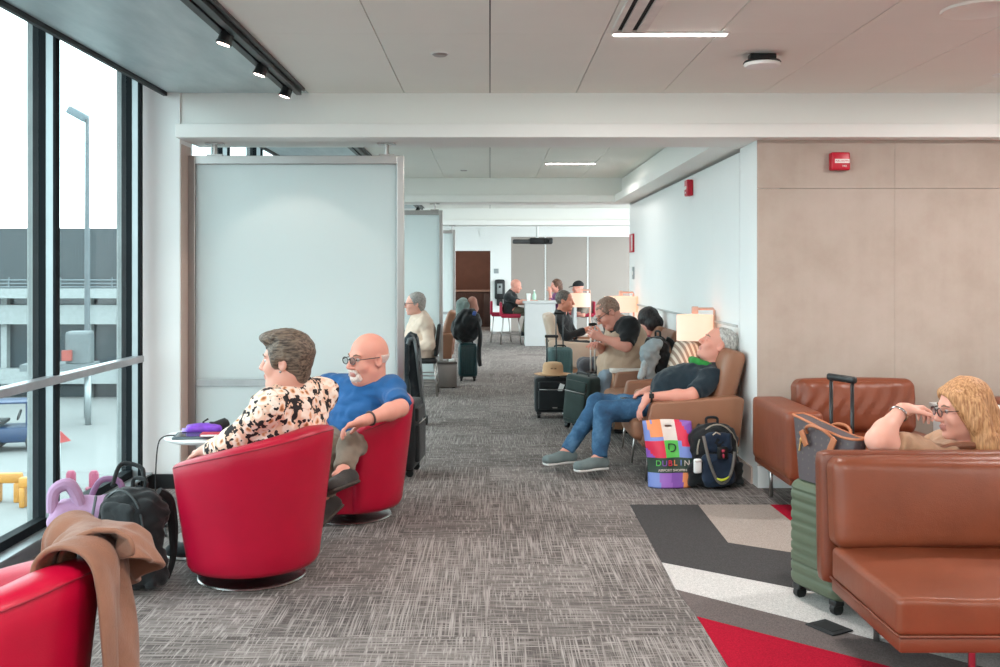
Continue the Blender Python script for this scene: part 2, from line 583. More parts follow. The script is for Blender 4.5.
def tan_wall():
    t = NT('tan_wallcovering'); vec = t.obj((1, 1, 1))
    f = t.noise(vec, 2.2, 6, 0.62)
    g = t.noise(t.obj((14, 14, 1.2)), 1.0, 4)
    c = t.ramp(f, [(0.32, '#a9988b'), (0.5, '#b2a296'), (0.7, '#b9aa9f')])
    t.color(t.mix(0.08, c, t.ramp(g, [(0.35, '#a59386'), (0.65, '#bfb0a4')])))
    t.set(Roughness=0.7); t.bump(t.noise(vec, 130, 4), 0.06, 0.005)
    return t.m
M['tan'] = tan_wall()

def soffit_mat():
    t = NT('dark_soffit_metal'); vec = t.obj((1.5, 0.35, 1))
    f = t.noise(vec, 6, 4)
    t.color(t.ramp(f, [(0.3, '#b6c2c5'), (0.7, '#cdd6d8')]))
    t.set(Metallic=0.75, Roughness=0.42)
    return t.m
M['soffit'] = soffit_mat()

def glass_mat(name, tint, refl):
    t = NT(name)
    tr = t.n('ShaderNodeBsdfTransparent'); tr.inputs[0].default_value = lin(tint)
    gl = t.n('ShaderNodeBsdfGlossy'); gl.inputs['Roughness'].default_value = 0.02
    fr = t.n('ShaderNodeFresnel'); fr.inputs['IOR'].default_value = 1.45
    mx = t.n('ShaderNodeMixShader')
    geo = t.n('ShaderNodeNewGeometry')
    t.l(t.math('MULTIPLY', t.math('MULTIPLY', fr.outputs[0], refl), t.math('SUBTRACT', 1.0, geo.outputs['Backfacing'])), mx.inputs[0]); t.l(tr.outputs[0], mx.inputs[1]); t.l(gl.outputs[0], mx.inputs[2])
    t.l(mx.outputs[0], t.out.inputs['Surface'])
    return t.m
M['glass'] = glass_mat('window_glass', '#edf4f3', 0.9)

def frosted():
    t = NT('frosted_glass')
    tl = t.n('ShaderNodeBsdfTranslucent'); tl.inputs[0].default_value = lin('#f4fafa')
    df = t.n('ShaderNodeBsdfDiffuse'); df.inputs[0].default_value = lin('#edf3f2')
    rf = t.n('ShaderNodeBsdfRefraction'); rf.inputs['Roughness'].default_value = 0.42; rf.inputs['IOR'].default_value = 1.02; rf.inputs[0].default_value = lin('#e4efee')
    gl = t.n('ShaderNodeBsdfGlossy'); gl.inputs['Roughness'].default_value = 0.25
    a = t.n('ShaderNodeMixShader'); a.inputs[0].default_value = 0.5; t.l(df.outputs[0], a.inputs[1]); t.l(tl.outputs[0], a.inputs[2])
    b = t.n('ShaderNodeMixShader'); b.inputs[0].default_value = 0.09; t.l(a.outputs[0], b.inputs[1]); t.l(rf.outputs[0], b.inputs[2])
    c = t.n('ShaderNodeMixShader'); c.inputs[0].default_value = 0.06; t.l(b.outputs[0], c.inputs[1]); t.l(gl.outputs[0], c.inputs[2])
    t.l(c.outputs[0], t.out.inputs['Surface'])
    return t.m
M['frosted'] = frosted()

# ---- floor with the coloured carpet inlay
b = B(); b.box(((XR + XW) / 2, (YF + 4 + YN) / 2, -0.06), (XR - XW, YF + 4 - YN, 0.12)); struct(b.out('floor', M['carpet'], smooth=False))

def inlay(name, colr, pts):
    bb = B()
    bb.prism([(p[0], p[1]) for p in pts], 0.0005, 0.003, 'z')
    struct(bb.out(name, colr, smooth=False))
M['c_char'] = pile('carpet_charcoal', '#4a4848'); M['c_taupe'] = pile('carpet_taupe', '#a3978f'); M['c_red'] = pile('carpet_red', '#a9162f')
M['c_white'] = pile('carpet_white', '#c8c4c1'); M['c_grey'] = pile('carpet_warm_grey', '#6d6361')
def FF(px, py): p = F(px, py); return (p.x, p.y)
e0, e1, e2, e3, e4 = FF(630, 505), FF(662, 563), FF(676, 590), FF(697, 617), FF(722, 672)
far = e0[1]
EX = 4.6
def onx(p, q, x):   # the line p-q continued to x
    k = (x - p[0]) / (q[0] - p[0]); return (x, p[1] + k * (q[1] - p[1]))
t1, t2, t3 = FF(698, 505), FF(728, 543), FF(792, 553)
r1, r2 = FF(770, 505), FF(792, 524)
r3 = onx(t2, t3, r1[0] + 0.02); w1 = FF(790, 588); w2 = FF(866, 638)
g2 = FF(862, 660)
inlay('trim_1_carpet_inlay', M['c_char'], [e0, (t1[0], far), t2, onx(t2, t3, EX), onx(e1, w1, EX), e1])
inlay('trim_2_carpet_inlay', M['c_taupe'], [(t1[0], far), (r1[0], far), r3, t2])
inlay('trim_3_carpet_inlay', M['c_red'], [(r1[0], far), (EX, far), onx(t2, t3, EX), r3])
inlay('trim_4_carpet_inlay', M['c_white'], [e1, onx(e1, w1, EX), onx(e2, w2, EX), e2])
inlay('trim_5_carpet_inlay', M['c_grey'], [e2, onx(e2, w2, EX), onx(e3, g2, EX), e3])
inlay('trim_6_carpet_inlay', M['c_red'], [e3, onx(e3, g2, 3.2), (e3[0] + 0.02, 2.1)])

# ---- ceiling: board panels with open joints, dark soffit along the windows
b = B(); b.box(((XR + XW) / 2, (YF + 4 + YN) / 2, 3.2), (XR - XW + 1.0, YF + 4 - YN, 0.1)); struct(b.out('ceiling_slab', M['dark_gap'], smooth=False))
b = B()
xs = [XS, -0.6, 0.0, 0.6, 1.2, 1.9, 2.6, 3.3, 4.0, 4.7, 5.4, XR]
ys = [YN, -3.0, -1.0, 1.0, 3.2, 5.1, 6.85, 9.0, 11.1, 12.9, 15.0, 17.2, 19.0, 21.2, 23.2, YF + 4]
for i in range(len(xs) - 1):
    for j in range(len(ys) - 1):
        gx = 0.003
        if xs[i] in (1.2, 1.9, 3.3, 4.0) and ys[j] > 4: gx = 0.0022
        b.box(((xs[i] + xs[i + 1]) / 2, (ys[j] + ys[j + 1]) / 2, ZC + 0.015), (xs[i + 1] - xs[i] - 2 * gx, ys[j + 1] - ys[j] - 0.003, 0.03))
struct(b.out('ceiling', M['ceiling'], smooth=False))
b = B(); b.box(((XS + 0.0 - 2.25) / 2, (YF + YN) / 2, ZC + 0.02), (XS + 2.25 - 0.01, YF - YN, 0.04)); struct(b.out('ceiling_soffit', M['soffit'], smooth=False))
b = B(); b.box((-2.262, (YF + YN) / 2, ZC + 0.01), (0.024, YF - YN, 0.07)); struct(b.out('trim_7_soffit_edge', M['black'], smooth=False))

# ---- cross beams: an upper band and a lower box that steps forward
for i, y in enumerate(BAYS):
    b = B()
    b.box(((XR - 2.18) / 2, y + 0.16, (ZC + 2.5) / 2), (XR + 2.18, 0.32, ZC - 2.5))
    b.box(((XR - 2.16) / 2, y + 0.14, (2.525 + ZB) / 2), (XR + 2.16, 0.54, 2.525 - ZB), bev=0.006)
    if i > 0:
        b.box((3.6, y + 0.5, 2.42), (0.3, 0.3, 0.1))
    struct(b.out('trim_%d_beam' % (8 + i), M['beam'], smooth=False))
# side of the tray ceiling along the white wall, bay two
b = B()
b.box(((1.742 + XWALL + 0.1) / 2, (7.12 + 12.84) / 2, 2.635), (XWALL + 0.1 - 1.742, 12.84 - 7.12, 0.22))
b.prism([(1.635, ZB), (1.635, 2.525), (XWALL + 0.1, 2.525), (XWALL + 0.1, ZB)], 7.195, 12.715, 'y')
struct(b.out('trim_11_tray_edge', M['beam'], smooth=False))

# ---- piers at the window wall
for i, y in enumerate(BAYS):
    b = B()
    b.box((-2.3175, y + 0.12, 1.6), (0.315, 0.28, 3.2), bev=0.004)
    struct(b.out('wall_left_pier_%d' % (i + 1), M['white_paint'], smooth=False))
    b = B(); b.box((-2.157, y + 0.10, 1.2), (0.006, 0.2, 2.4)); struct(b.out('trim_%d_pier_side' % (12 + i), M['taupe'], smooth=False))
    b = B(); b.box((-2.3, y - 0.03, 0.05), (0.31, 0.02, 0.10)); struct(b.out('baseboard_left_%d' % (i + 1), M['black'], smooth=False))

# ---- window wall
b = B()
b.box((XW - 0.03, (YF + YN) / 2, 0.05), (0.14, YF - YN, 0.10))
b.box((XW + 0.05, (YF + YN) / 2, 0.105), (0.10, YF - YN, 0.012))
struct(b.out('wall_left_sill', M['alu'], smooth=False))
mull = []
for lo, hi in ((YN, 6.62), (7.1, 12.7), (13.2, 18.75), (19.25, YF)):
    y = hi
    while y > lo + 0.2:
        mull.append((y, hi, lo)); y -= 1.28
bd, bg, bf, br = B(), B(), B(), B()
npane = 0
for (y, hi, lo) in mull:
    bd.box((XW - 0.02, y, 1.6), (0.07, 0.055, 3.2))                 # black gasket part
    bg.box((XW + 0.035, y, 1.6), (0.04, 0.05, 3.2))                 # grey inner face
    bd.box((XW + 0.063, y, 1.6), (0.016, 0.05, 3.2))                # dark inner cap
    bf.box((XW - 0.078, y + 0.02, 1.6), (0.045, 0.03, 3.2))            # pale fin outside
    y0 = max(y - 1.28, lo)
    npane += 1
    pb = B(); pb.box((XW - 0.01, (y + y0) / 2, 1.65), (0.012, y - y0 - 0.05, 3.0))
    struct(pb.out('window_%d' % npane, M['glass'], smooth=False))
    bd.box((XW - 0.01, (y + y0) / 2, 0.135), (0.06, y - y0, 0.05))
    br.box((XW + 0.055, (y + y0) / 2, 0.915), (0.07, y - y0 - 0.0, 0.045), bev=0.006)
struct(bd.out('trim_15_window_gaskets', M['dark_frame'], smooth=False))
struct(bg.out('trim_16_window_mullions', M['alu'], smooth=False))
struct(bf.out('trim_17_window_fins', mk('pale_fin', '#8f9595', 0.6), smooth=False))
struct(br.out('trim_18_window_rail', mk('rail_alu', '#a9a7aa', 0.35, 0.7), smooth=False))

# ---- tan wall on the right, white wall of the aisle
b = B()
px = [XWALL, 2.83, 3.79, 4.75, 5.71, XR]
for i in range(len(px) - 1):
    for z0, z1 in ((0.15, 2.09), (2.092, ZB + 0.02)):
        b.box(((px[i] + px[i + 1]) / 2, BAYS[0] + 0.02, (z0 + z1) / 2), (px[i + 1] - px[i] - 0.0016, 0.04, z1 - z0 - 0.001))
struct(b.out('wall_right_tan', M['tan'], smooth=False))
b = B(); b.box(((XWALL + XR) / 2, BAYS[0] + 0.01, 0.075), (XR - XWALL, 0.05, 0.15)); struct(b.out('baseboard_right', M['white_paint'], smooth=False))
b = B()
b.box((XWALL + 0.08, BAYS[0] + 0.24, 1.25), (0.16, 0.46, 2.5), bev=0.003)
ws = [7.262, 8.13, 9.02, 9.9, 10.8, 11.7, 12.3, 12.95]
for i in range(len(ws) - 1):
    b.box((XWALL + 0.04, (ws[i] + ws[i + 1]) / 2, 1.2), (0.08, ws[i + 1] - ws[i] - 0.002, 2.405))
b.box((XWALL + 0.5, 12.97, 1.25), (1.0, 0.04, 2.5))
struct(b.out('wall_right_white', M['white_panel'], smooth=False))
b = B(); b.box((XWALL + 0.12, 9.98, 1.25), (0.08, 5.9, 2.5)); struct(b.out('wall_right_backing', M['dark_gap'], smooth=False))
b = B(); b.box((XWALL - 0.012, 10.1, 1.10), (0.018, 5.6, 0.02), bev=0.004); struct(b.out('trim_19_chair_rail', mk('rail_grey', '#b9bcbc', 0.4), smooth=False))
b = B(); b.box((XWALL - 0.006, 9.9, 0.06), (0.012, 6.0, 0.12)); struct(b.out('baseboard_aisle', M['taupe'], smooth=False))
# wall ends, closing walls behind the camera
b = B(); b.box((1.8, YN - 0.05, 1.6), (8.6, 0.1, 3.2)); struct(b.out('wall_front', M['white_paint'], smooth=False))
b = B(); b.box((XR + 0.05, 1.0, 1.6), (0.1, 12.2, 3.2)); struct(b.out('wall_right_end', M['white_paint'], smooth=False))

# ---- far wall: sliding panels, white pier, dark doorway
M['far_panel'] = mk('far_partition_panel', '#a19992', 0.6, var=0.02, vscale=1)
b = B()
fx = [0.52, 1.43, 2.52, 3.65, 4.8, XR]
for i in range(len(fx) - 1):
    b.box(((fx[i] + fx[i + 1]) / 2, YF + 0.04, 1.23), (fx[i + 1] - fx[i] - 0.035, 0.08, 2.46))
struct(b.out('wall_back', M['far_panel'], smooth=False))
b = B()
b.box((0.275, YF - 0.02, 1.3), (0.53, 0.2, 2.6))
for x in fx[1:-1]: b.box((x, YF + 0.03, 1.23), (0.055, 0.06, 2.46))
b.box((2.9, YF - 0.03, 2.80), (6.3, 0.2, 0.74))
b.box((-1.2, YF + 0.0, 2.62), (2.6, 0.2, 1.1))
b.box((-1.85, YF + 0.02, 1.2), (1.3, 0.16, 2.4))
struct(b.out('wall_back_pier', M['white_paint'], smooth=False))
b = B(); b.box((-0.5, YF + 3.0, 1.3), (3.6, 0.1, 2.7)); b.box((0.5, YF + 1.5, 1.3), (0.08, 3, 2.7)); b.box((-2.0, YF + 1.5, 1.3), (0.08, 3, 2.7))
struct(b.out('wall_back_alcove', mk('alcove_brown', '#7a5546', 0.6, var=0.06), smooth=False))

la = bpy.data.lights.new('alcove_fill_light', 'AREA'); la.size = 0.6; la.energy = 14; la.color = (1, 0.85, 0.75)
lo = bpy.data.objects.new('alcove_fill_light', la); COL.objects.link(lo); lo.location = (-0.8, YF + 1.2, 2.6)  # added lamp without a fixture, lifts the dark alcove
# ------------------------------------------------------------------ ceiling fittings
M['lamp'] = emit('strip_lamp', '#fff1ea', 9.0)
def light_strip(y, x0, x1, label, power, group='ceiling light strips', size_y=0.05):
    r = empty('ceiling_light', label, 'ceiling light', ((x0 + x1) / 2, y, ZC), 0, group)
    b = B(); b.box((0, 0, -0.004), (x1 - x0, 0.05, 0.012)); b.out('frame', M['white_paint'], r, smooth=False)
    b = B(); b.box((0, 0, -0.012), (x1 - x0 - 0.02, 0.034, 0.006)); b.out('diffuser', M['lamp'], r, smooth=False)
    la = bpy.data.lights.new('strip_light', 'AREA'); la.shape = 'RECTANGLE'; la.size = x1 - x0 - 0.02; la.size_y = size_y
    la.energy = power; la.color = (1.0, 0.97, 0.94)
    lo = bpy.data.objects.new('lamp_light', la); COL.objects.link(lo); lo.parent = r; lo.location = (0, 0, -0.03)
    return r
LP = 20
light_strip(5.08, 0.64, 1.246, 'glowing ceiling light strip beside the dark slotted air vent, nearest', LP)
light_strip(11.1, 0.63, 1.21, 'glowing ceiling light strip in the ceiling tray beyond the first beam', LP * 0.3)
light_strip(17.0, 0.63, 1.21, 'glowing ceiling light strip far down the hall, beyond the second beam', LP)
light_strip(22.6, 0.9, 1.5, 'glowing ceiling light strip above the far counter', LP * 0.4)
for (x, y) in ((3.6, 5.08), (0.94, 1.2), (3.6, 1.2), (-0.6, 1.2), (0.94, -2.4), (3.6, -2.4), (4.2, 16.5), (4.2, 22.6)):  # unseen strips added to the ceiling to spread soft, even light
    light_strip(y, x - 0.3, x + 0.3, 'unseen fill light strip added out of the picture, over the near seats' if y < 6 else 'unseen fill light strip added over the hidden end of the hall', LP * (1.35 if y < 6 else 0.7))

def vent(y0, y1, x, label):
    r = empty('air_vent', label, 'air vent', (x, (y0 + y1) / 2, ZC), 0)
    L = y1 - y0
    b = B()
    for xx, ww in ((-0.1275, 0.025), (-0.065, 0.05), (0.012, 0.05)): b.box((xx, 0, -0.006), (ww, L, 0.016))
    for yy in (-L / 2, L / 2): b.box((-0.0515, yy, -0.006), (0.177, 0.02, 0.016))
    b.out('frame', mk('vent_white', '#e2dcd6', 0.5), r, smooth=False)
    b = B(); b.box((-0.055, 0, -0.0005), (0.14, L - 0.02, 0.006)); b.out('slot', mk('vent_black', '#101010', 0.8), r, smooth=False)
vent(4.0, 5.02, 0.77, 'ceiling air vent with two dark slots, above the nearest light strip')

def disc(x, y, label):
    r = empty('sprinkler_cover', label, 'sprinkler', (x, y, ZC), 0, 'flush sprinkler covers')
    b = B(); b.lathe([(0.0, -0.012), (0.035, -0.012), (0.045, -0.004), (0.045, 0.002)], 24); b.out('cover_plate', M['steel'], r)
    b = B(); b.lathe([(0.0, 0.004), (0.055, 0.004), (0.055, -0.003), (0.048, -0.003)], 24); b.out('rim', M['white_paint'], r)
disc(-0.287, 5.57, 'small round flush sprinkler cover in the near ceiling, left of centre')
disc(-0.32, 11.85, 'small round flush sprinkler cover in the ceiling beyond the first beam')

r = empty('ceiling_sensor', 'round white sensor on a dark bracket hanging from the near ceiling', 'sensor', (1.565, 5.58, ZC))
b = B(); b.box((0, 0, -0.015), (0.15, 0.07, 0.03), bev=0.006); b.box((0, 0.0, -0.035), (0.09, 0.06, 0.02)); b.out('bracket', M['black'], r)
b = B(); b.lathe([(0.0, -0.078), (0.06, -0.078), (0.095, -0.07), (0.105, -0.058), (0.1, -0.05)], 32); b.out('housing', M['white_paint'], r)
b = B(); b.lathe([(0.1, -0.053), (0.107, -0.05), (0.1, -0.04), (0.0, -0.04)], 32); b.out('rim', M['black'], r)

r = empty('ceiling_speaker', 'large flush round ceiling speaker at the top right', 'speaker', (2.33, 4.62, ZC))
b = B(); b.lathe([(0.0, -0.004), (0.155, -0.005), (0.165, -0.010), (0.172, 0.0)], 40); b.out('grille', M['ceiling'], r)
r = empty('downlight', 'small round ceiling downlight at the right edge above the tan wall', 'ceiling light', (3.27, 6.15, ZC))
b = B(); b.lathe([(0.055, -0.006), (0.075, -0.006), (0.08, 0.002)], 28); b.out('ring', M['white_paint'], r)
b = B(); b.lathe([(0.0, -0.002), (0.056, -0.002), (0.056, 0.004)], 28); b.out('bulb', emit('downlight_glow', '#ffd9c4', 4), r)

# track with three spots along the soffit edge
def track(y0, y1, spots, label, pw):
    x = -1.335
    r = empty('track_light', label, 'track light', (x, (y0 + y1) / 2, ZC), 0, 'black spotlight tracks')
    L = y1 - y0
    b = B(); b.box((0.0, 0, -0.008), (0.15, L, 0.018)); b.box((0.035, 0, -0.03), (0.035, L, 0.035)); b.box((-0.03, 0, -0.02), (0.018, L, 0.02)); b.box((0.07, 0, -0.012), (0.014, L, 0.02))
    b.out('rail', mk('track_black', '#1a1b1c', 0.4), r, smooth=False)
    for y in spots:
        yy = y - (y0 + y1) / 2
        s = B(); s.cyl((0.035, yy, -0.02), (0.0, yy + 0.01, -0.035), 0.014, n=12); s.cyl((0.0, yy + 0.012, -0.015), (-0.022, yy, -0.082), 0.034, 0.038, 20); s.tube([(-0.022, yy, -0.08), (-0.025, yy, -0.09)], [0.041, 0.041], 20)
        so = s.out('spotlight', mk('spot_black', '#1d1e1f', 0.4), r)
        e = B(); e.cyl((-0.025, yy, -0.089), (-0.0262, yy, -0.093), 0.032, n=20); e.out('bulb', emit('spot_glow', '#ffe0d2', 6), so)
        la = bpy.data.lights.new('spot_light', 'SPOT'); la.energy = pw; la.spot_size = 1.5; la.color = (1, 0.86, 0.76); la.shadow_soft_size = 0.04
        lo = bpy.data.objects.new('spot_beam', la); COL.objects.link(lo); lo.parent = r; lo.location = (-0.03, yy, -0.115)
track(2.4, 6.6, (4.95, 5.72, 6.42), 'black ceiling track with three spotlights beside the dark soffit', 9)
track(7.2, 12.6, (8.0, 10.2, 12.2), 'black spotlight track above the frosted screen, beyond the first beam', 9)
track(13.3, 18.6, (14.2, 18.2), 'black spotlight track in the third bay over the far screens', 9)

# ------------------------------------------------------------------ frosted screens
def screen(y, x0, x1, label, hang=(-1.97, -0.74)):
    r = empty('glass_partition', label, 'glass partition', ((x0 + x1) / 2, y, 0), 0, 'frosted glass screens between the bays')
    w = x1 - x0; zt = 2.338; fw = 0.05
    b = B()
    b.box((-w / 2 + fw / 2, 0, zt / 2), (fw, 0.06, zt), bev=0.004); b.box((w / 2 - fw / 2, 0, zt / 2), (fw, 0.06, zt), bev=0.004)
    b.box((0, 0, zt - 0.03), (w - 2 * fw, 0.058, 0.06), bev=0.003); b.box((0, 0, 0.04), (w - 2 * fw, 0.058, 0.08), bev=0.003)
    b.out('frame', M['steel'], r, smooth=False)
    b = B(); b.box((0, 0, (0.74 + zt - 0.06) / 2), (w - 2 * fw + 0.01, 0.014, zt - 0.06 - 0.74)); b.box((0, 0, 0.38), (w - 2 * fw + 0.01, 0.014, 0.62))
    b.out('glass_panel', M['frosted'], r, smooth=False)
    b = B(); b.box((0, 0, 0.715), (w - 2 * fw, 0.03, 0.05)); b.out('rail', mk('screen_rail', '#b4b6b6', 0.4, 0.5), r, smooth=False)
    for hx in hang:
        hx -= (x0 + x1) / 2
        b = B(); b.cyl((hx, 0, zt), (hx, 0, ZB - 0.004), 0.016, n=12); b.box((hx, 0, ZB - 0.006), (0.13, 0.05, 0.01)); b.box((hx, 0, zt + 0.006), (0.11, 0.04, 0.012))
        b.out('hanger', M['steel'], r, smooth=False)
    return r
screen(6.95, -2.155, -0.615, 'large frosted glass screen in a steel frame behind the red chairs')
screen(12.98, -2.15, -0.63, 'frosted glass screen behind the man in the cream jacket')
screen(19.05, -2.15, -0.68, 'farthest frosted glass screen, beside the dark doorway')

# ------------------------------------------------------------------ fire alarms, sign, wall bits
def alarm(name, label, cat, size, o, right, up, texts):
    Mx = plane_m(o, right, up)
    r = empty(name, label, cat, o)
    R = Mx.to_3x3()
    red = mk('alarm_red', '#c00d2c', 0.35)
    w, h, d = size
    b = B(); b.box((0, 0, 0), (w, h, d), bev=0.012, seg=3); b.mi = 0
    ob = b.out('housing', red, None)
    ob.data.transform(R.to_4x4() @ Matrix.Translation((0, 0, d / 2))); ob.parent = r
    wt = mk('alarm_white', '#efe9e4', 0.4)
    for s, sz, (tx, ty) in texts:
        if s.startswith('#'):
            q = B(); q.box((tx, ty, d + 0.002), (float(s[1:].split(',')[0]), float(s[1:].split(',')[1]), 0.004)); oq = q.out('pull_bar' , wt, None, smooth=False); oq.data.transform(R.to_4x4()); oq.parent = r
        else:
            to = text('lettering', s, sz, red if ty == 0.0 else wt, r, R.to_4x4() @ Matrix.Translation((tx, ty, d + 0.0045 if ty == 0.0 else d + 0.001)))
alarm('fire_alarm', 'red FIRE alarm pull station high on the tan wall', 'fire alarm', (0.133, 0.125, 0.06), (2.432, BAYS[0] - 0.0, 2.276), (1, 0, 0), (0, 0, 1),
      [('#0.1,0.028', 0, (0.008, 0.0)), ('PULL DOWN', 0.016, (0.008, 0.0)), ('FIRE', 0.017, (0.025, -0.035))])
alarm('fire_alarm', 'red fire alarm on the white wall above the lamps', 'fire alarm', (0.13, 0.15, 0.06), (XWALL, 8.97, 2.286), (0, -1, 0), (0, 0, 1),
      [('#0.08,0.03', 0, (0.0, 0.0)), ('FIRE', 0.02, (0.0, -0.045))])
r = empty('wall_sign', 'narrow red and white sign at the far edge of the white wall', 'sign', (XWALL, 12.7, 1.89))
b = B(); b.box((-0.012, 0, 0), (0.024, 0.3, 0.24), bev=0.003); b.out('sign_board', mk('sign_red', '#bb1b34', 0.4), r)
b = B(); b.box((-0.026, -0.1, 0), (0.004, 0.08, 0.2)); b.out('sign_stripe', M['white_paint'], r)
r = empty('wall_switch', 'small grey wall switch below the red sign', 'switch', (XWALL, 12.6, 1.5)); b = B(); b.box((-0.008, 0, 0), (0.016, 0.12, 0.16), bev=0.004); b.out('cover_plate', M['alu'], r); b = B(); b.box((-0.02, 0, 0.0), (0.012, 0.03, 0.05)); b.out('toggle', M['white_paint'], r)

r = empty('hand_dispenser', 'black wall dispenser with a grey front on the far white pier', 'dispenser', (0.25, YF - 0.12, 1.08))
b = B(); b.cushion((0, -0.06, 0.0), (0.27, 0.12, 0.52), r=0.06, n=4); b.box((0, -0.05, -0.32), (0.16, 0.08, 0.2), bev=0.02); b.out('housing', M['black'], r)
b = B(); b.box((0.0, -0.125, 0.02), (0.13, 0.02, 0.26), bev=0.01); b.out('front_plate', mk('disp_grey', '#8f9494', 0.4), r)
b = B(); b.box((0.0, -0.138, 0.07), (0.05, 0.01, 0.06)); b.out('sensor_window', M['black'], r)
r = empty('exit_plate', 'tiny grey plate on the far white pier above the dispenser', 'wall plate', (0.16, YF - 0.12, 1.55)); b = B(); b.box((0, -0.01, 0), (0.12, 0.02, 0.12), bev=0.006); b.out('cover_plate', M['alu'], r)

r = empty('projector', 'black ceiling projector hanging above the far counter', 'projector', (1.02, 21.0, 2.16))
b = B(); b.box((0.08, 0, 0.03), (0.5, 0.4, 0.13), bev=0.03, seg=3); b.out('housing', M['black'], r)
b = B(); b.box((-0.32, 0.02, 0.02), (0.42, 0.34, 0.09), bev=0.03, seg=3); b.out('bracket', mk('proj_grey', '#4a4a4a', 0.5), r)
b = B(); b.cyl((0, 0, 0.09), (0, 0, ZC - 2.16), 0.03, n=12); b.out('pole', M['white_paint'], r)
b = B(); b.cyl((0.2, -0.2, 0.03), (0.2, -0.24, 0.03), 0.05, n=18); b.out('lens', mk('lens', '#0b0d10', 0.1), r)

# ------------------------------------------------------------------ outside: apron, terminal, tug
GZ = -4.4
b = B(); b.box((-60, 30, GZ - 0.1), (112, 150, 0.2)); struct(b.out('ground_apron', mk('apron_concrete', '#747675', 0.85, var=0.06, vscale=0.4), smooth=False))
tb = empty('terminal_building', 'grey and white terminal building across the apron, outside the window', 'building', (-28, 46, GZ))
M['clad'] = NT('grey_cladding'); 
_t = M['clad']; _v = _t.obj((2.2, 1, 1)); _w = _t.n('ShaderNodeTexWave'); _w.inputs['Scale'].default_value = 1.0; _t.l(_v, _w.inputs['Vector'])
_t.color(_t.ramp(_w.outputs['Fac'], [(0.2, '#2b3236'), (0.8, '#373f43')])); _t.set(Roughness=0.7); M['clad'] = _t.m
tw, td = 44.0, 10.0
b = B(); b.box((0, td / 2, 5.2 + 1.4), (tw, td, 2.85)); b.out('upper_wall', M['clad'], tb, smooth=False)
wh = mk('terminal_white', '#868c8c', 0.6)
b = B(); b.box((0, -0.4, 4.95), (tw, 1.2, 0.45)); b.box((0, -0.3, 3.95), (tw, 0.5, 0.9)); b.box((0, -0.2, 1.05), (tw, 0.6, 0.7)); b.out('floor_band', wh, tb, smooth=False)
b = B(); b.box((0, 0.3, 2.4), (tw, 0.1, 4.8)); b.out('window', mk('terminal_glass', '#27343a', 0.12, 0.2, var=0.2, vscale=0.5), tb, smooth=False)
for k in range(22):
    b = B(); b.box((-tw / 2 + 1 + 2 * k, 0.05, 2.5), (0.28, 0.35, 5.0)); b.out('column', wh, tb, smooth=False)
b = B()
for k in range(3): b.cyl((-tw / 2, -0.85, 5.25 + 0.16 * k), (tw / 2, -0.85, 5.25 + 0.16 * k), 0.035, n=8)
for k in range(18): b.box((-tw / 2 + 1.2 + 2.4 * k, -0.85, 5.4), (0.06, 0.06, 0.6))
b.out('railing', mk('rail_dark', '#5e686c', 0.5), tb, smooth=False)
b = B(); b.lathe([(0.0, 0.0), (0.9, 0.0), (0.9, 1.4), (0.5, 1.7), (0.0, 1.7)], 24, c=(11.6, -0.1, 5.1)); b.out('roof_unit', wh, tb)

def lamp_post(x, y, h, label):
    r = empty('lamp_post', label, 'lamp post', (x, y, GZ), 0)
    b = B(); b.cyl((0, 0, 0), (0, 0, h), 0.13, 0.08, 14); b.out('pole', mk('pole_grey', '#4f575b', 0.5), r)
    b = B(); b.box((-0.35, -0.1, h + 0.15), (0.8, 0.45, 0.32), R=rot(0, 0.5, 0), bev=0.06); b.out('lamp_head', mk('pole_head', '#57646a', 0.5), r)
lamp_post(-16.4, 39.5, 12.2, 'tall grey lamp post on the apron with a square floodlight head')
lamp_post(-30.8, 69, 8.6, 'small distant lamp post showing above the terminal roof')

tug = empty('baggage_tug', 'blue open baggage tug parked on the apron by the terminal', 'tug', (-15.9, 32.5, GZ), 0.25)
tbm = mk('tug_blue', '#173152', 0.4)
b = B(); b.box((0.1, 0, 0.55), (2.2, 1.2, 0.5), bev=0.08); b.box((0.85, 0, 0.9), (0.7, 1.1, 0.35), bev=0.08); b.out('body', tbm, tug)
for sx in (-0.65, 0.75):
    for sy in (-0.55, 0.55):
        b = B(); b.cyl((sx, sy - 0.12, 0.32), (sx, sy + 0.12, 0.32), 0.32, n=20); b.out('wheel', M['black'], tug)
b = B()
for sx in (-0.9, 0.45):
    for sy in (-0.5, 0.5): b.cyl((sx, sy, 0.75), (sx, sy, 1.6), 0.04, n=8)
b.box((-0.22, 0, 1.62), (1.6, 1.2, 0.07), bev=0.03); b.out('canopy', tbm, tug)
b = B(); b.box((-0.5, 0, 0.95), (0.5, 0.9, 0.12), bev=0.03); b.box((-0.75, 0, 1.2), (0.12, 0.9, 0.5), bev=0.03); b.out('seat', M['black'], tug)
b = B(); b.tube([(0.12 + 0.17 * math.cos(a * PI / 8) * 0.3, 0.17 * math.sin(a * PI / 8), 1.15 + 0.17 * math.cos(a * PI / 8)) for a in range(16)], 0.02, 6, True); b.out('steering_wheel', M['black'], tug)

